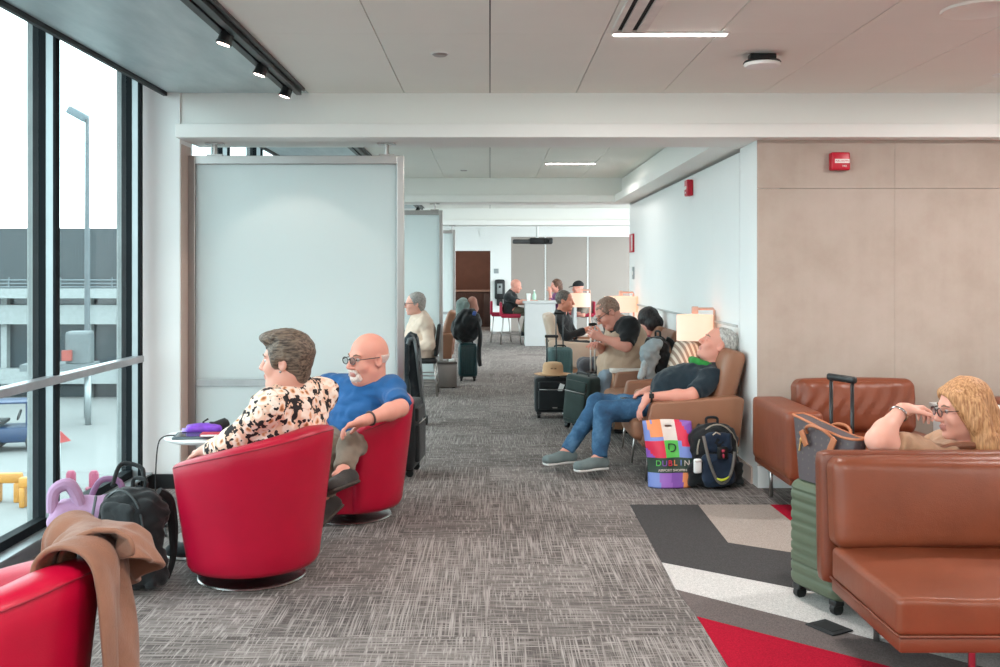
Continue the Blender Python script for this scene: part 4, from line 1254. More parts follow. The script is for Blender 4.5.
b = B(); b.ball((-0.13, -0.045, hb_ - 0.07), (0.014, 0.006, 0.014)); b.tube([(-0.13, -0.05, hb_ - 0.075), (-0.135, -0.054, hb_ - 0.12)], 0.005, 6); b.out('clasp', mk('brass', '#c79a63', 0.3, 0.8), tr)

blk = cloth('black_ballistic', '#1e2123', 0.75, 0.2)
cc = case('suitcase', 'black soft carry-on with the straw hat on top and a white tag', (0.647, 10.12, 0), 0.0, 0.37, 0.22, 0.36, blk, None, (0.42, 0.10, 0.075), mk('dark_teal_tube', '#233438', 0.4), 'wheeled suitcases', True, 0, blk)
b = B(); b.box((0.085, -0.135, 0.32), (0.05, 0.005, 0.08), R=rot(0, 0.35, 0)); b.out('luggage_tag', M['white_paint'], cc, smooth=False)
b = B(); b.box((0.02, -0.15, 0.115), (0.05, 0.003, 0.012)); b.out('badge', M['steel'], cc, smooth=False)
r = empty('straw_hat', 'straw hat resting on the black carry-on', 'hat', (0.655, 10.1, 0.44))
STR = NT('straw'); _v = STR.obj((1, 1, 1)); _w = STR.n('ShaderNodeTexWave', bands_direction='Z'); _w.inputs['Scale'].default_value = 60; STR.l(_v, _w.inputs['Vector']); STR.color(STR.ramp(_w.outputs['Fac'], [(0.2, '#b58c68'), (0.8, '#d4ae88')])); STR.set(Roughness=0.85)
b = B(); b.lathe([(0.0, 0.132), (0.05, 0.135), (0.088, 0.128), (0.105, 0.10), (0.11, 0.02), (0.118, 0.006), (0.17, 0.0), (0.195, 0.008), (0.197, 0.012), (0.17, 0.006), (0.112, 0.012)], 40, sy=0.9); b.out('crown', STR.m, r, sharp=60)
b = B(); b.box((-0.02, -0.1, 0.075), (0.02, 0.012, 0.012)); b.box((0.02, -0.1, 0.075), (0.02, 0.012, 0.012)); b.out('vent_eyelet', mk('straw_dark', '#7d5a3f', 0.8), r)

dg_ = cloth('dark_green_nylon', '#2a3835', 0.7, 0.15)
c2 = case('suitcase', 'dark green soft suitcase leaning against the black case with silver handles', (0.86, 9.32, 0), math.radians(-55), 0.30, 0.2, 0.47, dg_, None, None, None, 'wheeled suitcases', True, 0, dg_)
c2.rotation_euler = (0, math.radians(6), math.radians(-42))
case('suitcase', 'black suitcase with tall silver handles, behind the dark green one', (1.03, 9.72, 0), math.radians(8), 0.30, 0.22, 0.43, blk, None, (0.50, 0.042, 0.0), mk('silver_tube', '#d8d3cf', 0.35, 0.25), 'wheeled suitcases', True)
tealm = mk('teal_shell', '#3f5a5a', 0.35, var=0.05)
case('suitcase', 'teal ribbed hard suitcase behind the carry-on with the hat', (0.86, 12.0, 0), 0.15, 0.30, 0.24, 0.53, tealm, 'v', (0.42, 0.09, 0.0), mk('dark_tube', '#3b4042', 0.4), 'wheeled suitcases')
dk = mk('dark_teal_shell', '#15383c', 0.35, var=0.05)
case('suitcase', 'dark teal hard suitcase with a black duffel on top, by the far screen', (-0.31, 13.55, 0), 0.05, 0.27, 0.24, 0.47, dk, 'v', (0.25, 0.12, 0.08), None, 'wheeled suitcases')
r = empty('duffel_bag', 'bulging black duffel bag piled on the dark teal suitcase', 'bag', (-0.325, 13.5, 0.545))
s = Solid(0.014); s.ell((0.0, 0, 0.22), (0.20, 0.14, 0.22), k=0.08); s.ell((0.06, -0.02, 0.27), (0.14, 0.14, 0.17), k=0.08); s.ell((-0.06, -0.02, 0.16), (0.14, 0.13, 0.14), k=0.08); s.out('body', L['blackfab'], r, world=False, fold=(0.011, 20, 3))
b = B(); b.tube([(0.15, -0.1, 0.30), (0.19, -0.12, 0.1), (0.17, -0.12, -0.16), (0.19, -0.1, -0.33)], [0.02, 0.03, 0.035, 0.025], 8); b.out('strap', L['blackfab'], r)
b = B(); b.box((0.11, -0.15, 0.40), (0.05, 0.02, 0.06), bev=0.01, R=rot(0, 0.3, 0)); b.out('luggage_tag', mk('tag_blue', '#37539a', 0.5), r)
r = empty('hooded_jacket', 'grey green jacket stuffed upright behind the black duffel', 'jacket', (-0.40, 13.72, 0.545))
s = Solid(0.014); s.cap((0, 0, 0.05), (0.0, 0, 0.52), 0.09, 0.07, k=0.05); s.cap((0.05, -0.03, 0.1), (0.06, -0.04, 0.5), 0.04, 0.04, k=0.05); s.out('body', cloth('jacket_greygreen', '#7d8c88', 0.9), r, world=False, fold=(0.008, 22, 7))
b = B(); b.ball((0.02, 0, 0.55), (0.07, 0.06, 0.06)); b.out('hood', cloth('jacket_hood', '#8f9c98', 0.9), r)
r = empty('travel_pillow', 'tan travel pillow standing up beside the grey green jacket', 'pillow', (-0.27, 13.72, 0.545))
s = Solid(0.014); s.cap((0, 0, 0.08), (0.02, 0, 0.56), 0.05, 0.055, k=0.05); s.cap((0.02, 0, 0.56), (0.06, 0.02, 0.45), 0.05, 0.05, k=0.05); s.out('cushion', cloth('pillow_tan', '#a9796a', 0.9), r, world=False)
b = B(); b.ball((0.02, -0.05, 0.3), (0.01, 0.01, 0.03)); b.out('snap', L['plastic'], r)

r = empty('metal_bin', 'grey metal box bin on the carpet by the second screen', 'bin', (-0.575, 12.75, 0), 0.08)
b = B(); b.box((0, 0, 0.16), (0.27, 0.24, 0.30), bev=0.008); b.out('body', mk('bin_metal', '#837c78', 0.4, 0.6, var=0.08), r)
b = B(); b.box((0, 0, 0.325), (0.28, 0.25, 0.03), bev=0.006); b.out('rim', mk('bin_rim', '#5b5552', 0.4, 0.6), r)
b = B(); b.cushion((0.07, -0.03, 0.35), (0.08, 0.07, 0.05), r=0.02, n=4, fn=lambda p, q: p + Vector((0, 0, 0.006 * math.sin(80 * p.x)))); b.out('liner_edge', M['white_paint'], r)
b = B()
for k in range(4): b.cyl(((-1, 1)[k % 2] * 0.1, (-1, 1)[k // 2] * 0.09, 0), ((-1, 1)[k % 2] * 0.1, (-1, 1)[k // 2] * 0.09, 0.012), 0.015, n=10)
b.out('foot', L['rubber'], r)

# black tall case and folded walker with a coat beside the first screen
case('suitcase', 'tall black suitcase standing at the edge of the large frosted screen', (-0.655, 7.28, 0), math.radians(84), 0.36, 0.24, 0.50, blk, None, None, None, 'wheeled suitcases', True, 0, blk)
r = empty('walker', 'folded grey walking frame behind the large frosted screen, beside the cream jacket', 'walking frame', (-0.66, 9.6, 0))
gm = mk('walker_grey', '#75787a', 0.35, 0.6)
for yy in (9.45, 9.8):
    b = B(); b.tube([(-0.80, yy, 0.80), (-0.785, yy, 0.85), (-0.745, yy, 0.86), (-0.73, yy, 0.81), (-0.71, yy, 0.66), (-0.67, yy + (0.1 if yy < 9.6 else -0.1), 0.25), (-0.645, 9.62, 0.06)], 0.016, 10); b.out('frame', gm, r, world=True)
    b = B(); b.tube([(-0.80, yy, 0.80), (-0.785, yy, 0.85), (-0.745, yy, 0.86)], 0.024, 10); b.out('grip', mk('grip_grey', '#4e5254', 0.6), r, world=True)
b = B(); b.cyl((-0.70, 9.47, 0.5), (-0.70, 9.78, 0.5), 0.01, n=8); b.cyl((-0.68, 9.53, 0.3), (-0.68, 9.72, 0.3), 0.01, n=8); b.out('crossbar', gm, r, world=True)
for yy in (9.57, 9.67):
    b = B(); b.cyl((-0.65, yy, 0.04), (-0.62, yy, 0.04), 0.04, n=16); b.out('wheel', L['rubber'], r, world=True)
r = empty('coat', 'dark grey coat hung over the folded walking frame', 'coat', (-0.80, 9.6, 0.3))
s = Solid(0.012); s.box((-0.80, 9.62, 0.56), (0.06, 0.14, 0.29), r=0.05, k=0.05); s.cap((-0.79, 9.5, 0.86), (-0.78, 9.75, 0.87), 0.045, k=0.05); s.cap((-0.74, 9.56, 0.8), (-0.72, 9.58, 0.3), 0.035, 0.045, k=0.04); s.out('body', cloth('coat_dark', '#2c3338', 0.9), r, fold=(0.008, 24, 9))
s = Solid(0.012); s.cap((-0.83, 9.44, 0.78), (-0.81, 9.44, 0.30), 0.035, 0.04, k=0.03); s.out('sleeve', cloth('coat_sleeve', '#333b40', 0.9), r, fold=(0.006, 24, 3))

# chair of the man in cream: dark seat on thin metal legs with rungs
r = empty('dining_chair', 'dark metal-legged chair under the man in the cream jacket', 'chair', (-0.86, 12.0, 0), 0)
b = B(); b.cushion((0, 0, 0.43), (0.44, 0.44, 0.07), r=0.03, n=6); b.out('seat', L['plastic'], r)
b = B(); b.cushion((0.22, 0, 0.68), (0.05, 0.42, 0.40), r=0.022, n=6, R=rot(0, 0.12, 0)); b.out('backrest', L['plastic'], r)
for sx in (-1, 1):
    for sy in (-1, 1):
        b = B(); b.cyl((sx * 0.18, sy * 0.18, 0.41), (sx * 0.215, sy * 0.21, 0), 0.012, n=10); b.out('leg', M['steel'], r)
b = B()
for z in (0.13, 0.25):
    for sy in (-1, 1): b.cyl((-0.2, sy * 0.2, z), (0.2, sy * 0.2, z), 0.008, n=8)
    b.cyl((0.2, -0.2, z), (0.2, 0.2, z), 0.008, n=8)
b.out('stretcher', M['steel'], r)

# ---------------- printed shopping bag and the laptop pack in front of the sleeping man's chair
bagm = []
for nm, c in (('bag_purple', '#8a57b4'), ('bag_orange', '#f0955f'), ('bag_cream', '#e9dcd4'), ('bag_red', '#dd2f50'), ('bag_green', '#5cc257'), ('bag_blue', '#7f93d6'), ('bag_dark', '#2c4236'), ('bag_lilac', '#a06bc4')):
    bagm.append(mk(nm, c, 0.35, var=0.05))
BAG = (1.262, 6.80)
r = empty('shopping_bag', 'colourful printed plastic shopping bag with a green square, beside the navy backpack', 'shopping bag', (BAG[0], BAG[1], 0), math.radians(4))
nu, nv = 28, 36
def bagpt(u, v, side):
    # u across 0..1, v up 0..1
    w = 0.30 + 0.055 * v + 0.02 * math.sin(3 * v + 0.5)
    x = (u - 0.5) * w - 0.025 * (1 - v) * 0 + 0.015 * math.sin(4 * v)
    depth = 0.065 * (1 - v) ** 0.6 * (1 - (2 * u - 1) ** 4) * 0.9 + 0.006
    y = side * depth + 0.012 * math.sin(11 * u + 3 * v) * math.sin(PI * v) + 0.05 * v
    z = 0.005 + 0.445 * v + 0.018 * math.sin(2.6 * u + 0.4) * v
    return (x, y, z)
b = B()
def bcol(u, v):
    if 0.21 < v < 0.455: return 6
    if v <= 0.21:
        return (5, 7, 0, 1)[min(3, int((u + 0.25 * v) * 4))]
    if u < 0.34:
        if v > 0.70: return 1 if (0.06 < u - 0.2 * (1 - v) < 0.15 or u > 0.19) and v > 0.74 else 5
        return 3 if (u > 0.22 or v > 0.6 - u) else 0
    if u < 0.66: return 2 if v > 0.70 else 4
    if v > 0.70: return 3 if (u - 0.66) * 1.4 < (1 - v) + 0.12 else 0
    return 5 if u < 0.72 else (3 if v > 0.62 else 5)
for side in (-1, 1):
    vv = [[b.bm.verts.new(bagpt(i / nu, j / nv, side)) for j in range(nv + 1)] for i in range(nu + 1)]
    for i in range(nu):
        for j in range(nv):
            u, v = (i + 0.5) / nu, (j + 0.5) / nv
            if 0.42 < u < 0.58 and 0.88 < v < 0.925: continue
            f = b.bm.faces.new((vv[i][j], vv[i + 1][j], vv[i + 1][j + 1], vv[i][j + 1])); f.material_index = bcol(u, v)
bmesh.ops.remove_doubles(b.bm, verts=b.bm.verts, dist=0.004)
b.out('bag_body', bagm, r, sharp=80, mods=[('SOLIDIFY', dict(thickness=0.002))])
b = B(); b.prism([(x, z) for x, z in [(-0.034, 0.405), (0.034, 0.405), (0.03, 0.418), (0.0, 0.424), (-0.03, 0.418)]], 0.058, 0.062, 'y'); b.out('grip_hole', M['taupe'], r, smooth=False)
def onbag(u, v): p = Vector(bagpt(u, v, -1)); return p + Vector((0, -0.010, 0))
cols = [bagm[4], bagm[0], bagm[3], bagm[1], bagm[5], bagm[2]]
for k, ch in enumerate('DUBLIN'):
    p = onbag(0.19 + 0.118 * k, 0.365)
    text('lettering', ch, 0.056, cols[k], r, plane_m(p, (1, 0, 0), (0, 0, 1)), 0.002)
text('lettering', 'AIRPORT SHOPPING', 0.024, bagm[2], r, plane_m(onbag(0.5, 0.262), (1, 0, 0), (0, 0, 1)), 0.002)
text('lettering', 'D', 0.09, bagm[6], r, plane_m(onbag(0.5, 0.58), (1, 0, 0), (0, 0, 1)), 0.002)

r, P = backpack('black and navy backpack with a yellow grip beside the printed shopping bag', (1.575, 6.80, 0), math.radians(6), 0.36, 0.25, 0.455, L['blackfab'], cloth('navy_nylon', '#1d2c40', 0.7, 0.2), mk('pack_zip_tan', '#8e8578', 0.5), 0.06, group=None)
b = B(); b.tube([P(-0.115, -0.125, 0.37), P(-0.085, -0.15, 0.20), P(-0.03, -0.155, 0.065), P(0.03, -0.155, 0.06), P(0.075, -0.15, 0.14), P(0.10, -0.14, 0.26)], 0.011, 8); b.out('trim_stripe', mk('pack_grey', '#6c6761', 0.6), r)
b = B(); b.tube([P(-0.04, -0.165, 0.085), P(-0.015, -0.178, 0.075), P(0.015, -0.178, 0.08), P(0.045, -0.165, 0.095)], [0.005, 0.009, 0.008, 0.004], 8); b.out('pull_tab', mk('pull_yellow', '#c8d23c', 0.5), r)
b = B(); b.cushion(P(0.01, -0.150, 0.255), (0.075, 0.02, 0.085), r=0.009, n=4); b.out('badge', L['plastic'], r)
b = B(); b.cushion(P(0.01, -0.163, 0.27), (0.022, 0.012, 0.018), r=0.005, n=3); b.cushion(P(0.012, -0.162, 0.235), (0.013, 0.012, 0.03), r=0.005, n=3); b.out('emblem', mk('emblem_red', '#c3425a', 0.4), r)
b = B(); b.tube([P(-0.05, -0.128, 0.375), P(-0.03, -0.14, 0.395), P(0.0, -0.14, 0.38)], 0.005, 6); b.out('cord', mk('cord_pale', '#b9aa98', 0.6), r)
r = empty('paper_packet', 'white folded packet tucked between the shopping bag and the navy backpack', 'packet', (1.425, 6.66, 0.12), 0.2)
b = B(); b.cushion((0, 0, 0.055), (0.055, 0.03, 0.10), r=0.012, n=4); b.out('sheet', M['white_paint'], r); b = B(); b.box((0, -0.016, 0.09), (0.05, 0.004, 0.01)); b.out('flap', mk('flap_grey', '#cfc9c4', 0.6), r)

# the pack on the empty armchair
r, P = backpack('black backpack with a grey jacket, standing on the empty tan armchair', (1.53, 8.68, 0.45), math.radians(-70), 0.30, 0.22, 0.50, L['blackfab'], L['black2'], mk('zip_dark2', '#3c4244', 0.4), -0.12)
r = empty('hooded_jacket', 'crumpled pale grey jacket beside the backpack on the empty armchair', 'jacket', (1.34, 8.62, 0.45))
s = Solid(0.011); s.ell((1.40, 8.50, 0.78), (0.09, 0.07, 0.10), k=0.05); s.ell((1.45, 8.48, 0.87), (0.06, 0.06, 0.05), k=0.05); s.cap((1.38, 8.48, 0.70), (1.42, 8.52, 0.52), 0.05, 0.07, k=0.05); s.out('body', cloth('jacket_palegrey', '#8d979b', 0.9), r, fold=(0.008, 26, 2))
s = Solid(0.011); s.cap((1.36, 8.46, 0.72), (1.31, 8.44, 0.60), 0.035, 0.03, k=0.02); s.out('sleeve', cloth('jacket_sleeve', '#a4adb0', 0.9), r, fold=(0.005, 26, 2))
r = empty('pillow', 'striped tan cushion leaning on the wall chair beside the glowing lamp', 'pillow', (1.70, 8.52, 0.5))
STP = NT('striped_fabric'); _v = STP.obj((1, 0, 1), (0, 0.35, 0)); _w = STP.n('ShaderNodeTexWave'); _w.inputs['Scale'].default_value = 8; STP.l(_v, _w.inputs['Vector']); STP.color(STP.ramp(_w.outputs['Fac'], [(0.45, '#9c8272'), (0.55, '#dccbbb')], 'CONSTANT')); STP.set(Roughness=0.9)
b = B(); b.cushion((1.66, 8.36, 0.74), (0.12, 0.34, 0.36), r=0.055, puff=(0.03, 0, 0), n=8, R=rot(0, 0.3, 0.2)); b.out('cushion', STP.m, r, world=True)
r = empty('neck_pillow', 'small white pillow behind the sleeping man on the chair top', 'pillow', (1.79, 7.45, 0.9))
b = B(); b.cushion((1.775, 7.48, 0.955), (0.10, 0.26, 0.11), r=0.045, puff=(0.015, 0, 0.01), n=8, R=rot(0, 0.3, 0)); b.out('cushion', mk('pillow_white', '#e6ddd8', 0.9, bump=0.2), r, world=True)

# ---------------- big brown leather sofas on the right
def big_cushion(b, c, size, r, puff, R=None, seed=1, wr=0.004, n=22):
    rg = random.Random(seed); ph = [rg.uniform(0, 6) for _ in range(5)]
    def fn(p, q):
        k = wr * math.sin(24 * q.x + 3 * math.sin(3 * q.z + ph[0]) + ph[1]) * math.sin(PI * (q.z + 1) / 2)
        return p + Vector((0, -k, 0))
    b.cushion(c, size, r=r, puff=puff, n=n, R=R, fn=fn)
def wall_sofa(label, x0, x1, ycen, arm=True):
    r = empty('sofa', label, 'sofa', ((x0 + x1) / 2, ycen, 0), 0, 'brown leather sofas by the tan wall')
    cx = (x0 + x1) / 2
    # seat from y -0.4 (front) to 0.4 (wall)
    b = B(); b.cushion((0.1 if arm else 0, -0.05, 0.36), (x1 - x0 - (0.24 if arm else 0.02), 0.76, 0.16), r=0.04, puff=(0, 0, 0.02), n=12); b.out('seat', L['brown'], r)
    b = B(); b.box((0, 0, 0.25), (x1 - x0 - 0.02, 0.78, 0.07), bev=0.015); b.out('seat_frame', L['brown_dark'], r)
    b = B(); big_cushion(b, (0.06 if arm else 0.0, 0.24, 0.615), (0.78 if arm else x1 - x0, 0.22, 0.36), 0.06, (0, 0.03, 0.01), R=rot(-0.12, 0, 0), seed=int(x0 * 10), wr=0.009, n=44); b.out('backrest', L['brown'], r)
    if arm:
        b = B(); b.cushion((x0 - cx + 0.10, -0.02, 0.46), (0.22, 0.80, 0.41), r=0.03, puff=(0.006, 0.006, 0.006), n=12); b.out('armrest', L['brown'], r)
    for sx in (-1, 1):
        for sy in (-1, 1):
            b = B(); b.cyl((sx * ((x1 - x0) / 2 - 0.10), sy * 0.30, 0.215), (sx * ((x1 - x0) / 2 - 0.10), sy * 0.30, 0.0), 0.012, n=10); b.out('leg', M['steel'], r)
    return r
s1 = wall_sofa('brown leather armchair with a block arm against the tan wall', 1.79, 2.92, 6.22)
wall_sofa('brown leather armchair at the right edge, against the tan wall', 3.36, 4.6, 6.22, True)
r = empty('side_table', 'white box side table between the two brown armchairs at the tan wall', 'table', (3.14, 6.25, 0), 0)
b = B(); b.box((0, 0, 0.62), (0.40, 0.5, 0.03), bev=0.004); b.out('tabletop', M['white_panel'], r); b = B(); b.box((0, 0, 0.31), (0.36, 0.46, 0.59)); b.out('body', M['white_panel'], r, smooth=False); b = B(); b.box((0, 0, 0.01), (0.3, 0.4, 0.02)); b.out('plinth', M['black'], r, smooth=False)

r = empty('sofa', 'large brown leather armless sofa in the right foreground', 'sofa', (2.1, 3.65, 0))
x0, x1 = 1.37, 3.3
def wr_fn(p, q):
    k = 0.006 * math.sin(9 * p.x + 2 * math.sin(7 * p.y)) * (1 - q.x ** 6) * (1 if q.z > 0.3 else 0) - 0.014 * math.exp(-((p.x - 0.18) ** 2 + (p.y + 0.05) ** 2) / 0.02) * (1 if q.z > 0.3 else 0) + 0.008 * math.exp(-((p.x - 0.10) ** 2 / 0.002 + (p.y - 0.05) ** 2 / 0.02)) * (1 if q.z > 0.3 else 0)
    if q.z > 0.3:
        e = math.exp(-((p.x + 0.02) ** 2 / 0.05 + (p.y + 0.02) ** 2 / 0.03))
        k += e * (0.012 * math.sin(34 * p.x + 22 * p.y + 3 * math.sin(9 * p.y)) + 0.008 * math.sin(55 * p.y - 12 * p.x))
    return p + Vector((0, 0, k))
cxs = (x0 + x1) / 2
b = B(); b.cushion((cxs - 2.1, 3.575 - 3.65, 0.34), (x1 - x0, 0.64, 0.13), r=0.022, puff=(0.004, 0.006, 0.018), n=70, fn=wr_fn); b.out('seat', L['brown'], r, sharp=70)
b = B(); b.box((cxs - 2.1, 3.585 - 3.65, 0.247), (x1 - x0 - 0.01, 0.655, 0.055), bev=0.012); b.out('seat_frame', L['brown_dark'], r)
b = B(); b.cushion((cxs - 2.1, 3.93 - 3.65, 0.572), (x1 - x0 - 0.02, 0.15, 0.365), r=0.05, puff=(0, 0.035, 0.006), n=24, R=rot(-0.10, 0, 0)); b.out('backrest', L['brown'], r, sharp=70)
b = B(); b.cushion((cxs - 2.1, 4.035 - 3.65, 0.49), (x1 - x0 + 0.01, 0.10, 0.54), r=0.03, puff=(0, 0, 0), n=10, R=rot(-0.05, 0, 0)); b.out('back_panel', L['brown_dark'], r, sharp=70)
b = B(); b.tube([(x0 + 0.004 - 2.1, 3.262 - 3.65, 0.278), (x0 - 0.001 - 2.1, 3.9 - 3.65, 0.278)], 0.005, 6); b.tube([(x0 + 0.004 - 2.1, 3.257 - 3.65, 0.278), (x1 - 2.1, 3.257 - 3.65, 0.278)], 0.005, 6); b.out('piping', L['brown_dark'], r)
for xx, yy in ((x0 + 0.205, 3.95), (x0 + 0.33, 3.42), (x1 - 0.2, 3.95), (x1 - 0.2, 3.42)):
    b = B(); b.cyl((xx - 2.1, yy - 3.65, 0.25), (xx - 2.1, yy - 3.65, 0.0), 0.014, n=12); b.out('leg', M['chrome'], r)
r = empty('bench', 'brown leather bench under the blonde woman, behind the front sofa', 'bench', (2.45, 4.55, 0))
b = B(); b.cushion((0, 0, 0.36), (1.5, 0.62, 0.13), r=0.03, puff=(0, 0, 0.015), n=10); b.out('seat', L['brown'], r)
b = B(); b.box((0, 0, 0.27), (1.46, 0.58, 0.06), bev=0.012); b.out('seat_frame', L['brown_dark'], r)
for sx in (-1, 1):
    for sy in (-1, 1): b = B(); b.cyl((sx * 0.65, sy * 0.25, 0.25), (sx * 0.65, sy * 0.25, 0), 0.013, n=10); b.out('leg', M['steel'], r)
p = F(829, 629)
tag_m = mk('black_card', '#1f2022', 0.7)
r = empty('card', 'black square card lying on the carpet inlay by the sofa leg', 'card', (p.x, p.y, 0.004), 0.5); b = B(); b.box((0, 0, 0.003), (0.12, 0.15, 0.006), bev=0.002); b.out('card_face', tag_m, r, smooth=False); b = B(); b.box((0, 0, 0.0065), (0.07, 0.1, 0.002)); b.out('label_panel', L['rubber'], r, smooth=False)

# ---------------- far bar counter and stools
r = empty('bar_counter', 'white bar counter at the end of the hall', 'counter', (1.25, 20.2, 0))
M['bar'] = mk('bar_laminate', '#c3c6c6', 0.45, var=0.02)
b = B(); b.box((0, 0, 0.90), (1.15, 0.75, 0.05), bev=0.008); b.out('worktop', M['bar'], r)
b = B(); b.box((-0.22, -0.04, 0.44), (0.62, 0.62, 0.87)); b.out('body', M['bar'], r, smooth=False)
b = B(); b.box((0.5, 0, 0.44), (0.06, 0.6, 0.87)); b.out('end_panel', M['bar'], r, smooth=False)
STL = leather('stool_red', '#a5183a', 0.4, 0.05)
def stool(label, loc, rz):
    r = empty('bar_stool', label, 'stool', (loc[0], loc[1], 0), rz, 'red bar stools at the far counter')
    b = B(); b.cushion((0, 0, 0.60), (0.42, 0.42, 0.09), r=0.035, n=6); b.out('seat', STL, r)
    b = B(); b.cushion((-0.21, 0, 0.74), (0.06, 0.42, 0.30), r=0.028, n=6); b.out('backrest', STL, r)
    for sx in (-1, 1):
        for sy in (-1, 1): b = B(); b.cyl((sx * 0.16, sy * 0.16, 0.57), (sx * 0.22, sy * 0.21, 0), 0.013, n=8); b.out('leg', M['steel'], r)
    b = B()
    for sy in (-1, 1): b.cyl((-0.2, sy * 0.195, 0.2), (0.2, sy * 0.195, 0.2), 0.009, n=8)
    b.cyl((0.2, -0.195, 0.2), (0.2, 0.195, 0.2), 0.009, n=8); b.out('footrest', M['steel'], r)
    return r
st = stool('red bar stool of the bald man at the far counter', (0.44, 20.5), 0.0)
copy_thing(st, (0.24, 21.2, 0), 0.0, 'red bar stool behind the bald man, its seat empty')
copy_thing(st, (1.50, 21.0, 0), PI, 'red bar stool under the woman in purple at the far counter')
copy_thing(st, (2.03, 21.0, 0), PI, 'red bar stool under the man in the black cap')
r = empty('bottle', 'small clear green-tinted bottle standing on the far counter', 'bottle', (0.92, 20.15, 0.925))
b = B(); b.lathe([(0.0, 0.0), (0.036, 0.0), (0.04, 0.02), (0.04, 0.12), (0.015, 0.165), (0.015, 0.2), (0.0, 0.2)], 18); b.out('body', mk('bottle_green', '#a8cdb6', 0.15), r); b = B(); b.cyl((0, 0, 0.197), (0, 0, 0.222), 0.018, n=12); b.out('cap', M['white_paint'], r)
r = empty('paper_cup', 'white paper cup left of the bottle on the far counter', 'cup', (0.80, 20.15, 0.925)); b = B(); b.lathe([(0.0, 0.0), (0.035, 0.0), (0.045, 0.14), (0.04, 0.14), (0.032, 0.01)], 18); b.out('body', M['white_paint'], r); b = B(); b.lathe([(0.0, 0.15), (0.04, 0.15), (0.048, 0.138), (0.0, 0.138)], 18); b.out('lid', M['white_paint'], r)

# furniture in the dark alcove
r = empty('sideboard', 'dark brown sideboard in the dim alcove at the end of the hall', 'sideboard', (-0.42, YF + 2.2, 0)); b = B(); b.box((0, 0, 0.5), (1.5, 0.5, 0.98)); b.out('body', mk('sideboard_brown', '#543a30', 0.5), r, smooth=False); b = B(); b.box((0, 0, 1.0), (1.56, 0.55, 0.05), bev=0.005); b.out('worktop', mk('sideboard_top', '#a98b7c', 0.4), r)
for k in (-1, 0, 1): b = B(); b.box((0.48 * k, -0.255, 0.5), (0.44, 0.02, 0.86), bev=0.004); b.out('door', mk('sideboard_door', '#4b332a', 0.5), r)

# phone of the sleeping man
r = empty('phone', 'black phone in the sleeping man resting right hand', 'phone', (1.18, 7.33, 0.6), 0)
b = B(); b.box(W(631, 399, 7.30), (0.15, 0.075, 0.010), R=rot(0, 0.12, 0.35), bev=0.004); b.out('case', L['plastic'], r, world=True)
b = B(); b.box(W(631, 399, 7.30) + Vector((0, 0, 0.006)), (0.13, 0.062, 0.003), R=rot(0, 0.12, 0.35)); b.out('screen', mk('phone_glass', '#0c0e10', 0.1), r, world=True)
# ================================================================== people
def skin_mat(name, col):
    t = NT(name); vec = t.obj(); c = lin(col)
    f = t.noise(vec, 14, 4); g = t.noise(vec, 60, 3)
    red = (min(1, c[0] * 1.03), c[1] * 0.80, c[2] * 0.78, 1)
    t.color(t.mix(t.math('MULTIPLY', t.math('ADD', f, t.math('MULTIPLY', g, 0.3)), 0.55), c, red))
    t.set(Roughness=0.5); t.b.inputs['Specular IOR Level'].default_value = 0.35
    t.b.inputs['Subsurface Weight'].default_value = 0.12; t.b.inputs['Subsurface Radius'].default_value = (0.02, 0.008, 0.005); t.b.inputs['Subsurface Scale'].default_value = 0.4
    t.bump(g, 0.08, 0.003)
    return t.m
def hair_mat(name, a, bcol, stretch=(60, 60, 9)):
    t = NT(name); vec = t.obj(stretch)
    f = t.noise(vec, 1.6, 4, 0.65)
    t.color(t.ramp(f, [(0.36, a), (0.64, bcol)])); t.set(Roughness=0.5); t.b.inputs['Specular IOR Level'].default_value = 0.35
    t.bump(f, 0.5, 0.01)
    return t.m
SK = {'rosy': skin_mat('skin_rosy', '#dba291'), 'pale': skin_mat('skin_pale', '#e0ac9a'), 'pink': skin_mat('skin_pink', '#db9f8d'), 'tan': skin_mat('skin_tan', '#c98a72')}
LIP = mk('lips', '#c27f74', 0.45, var=0.08)
EYEW = mk('eye_white', '#cbc3be', 0.3); IRIS = mk('iris_dark', '#3b3a3c', 0.15); BROW = mk('brow_brown', '#7a6250', 0.8)

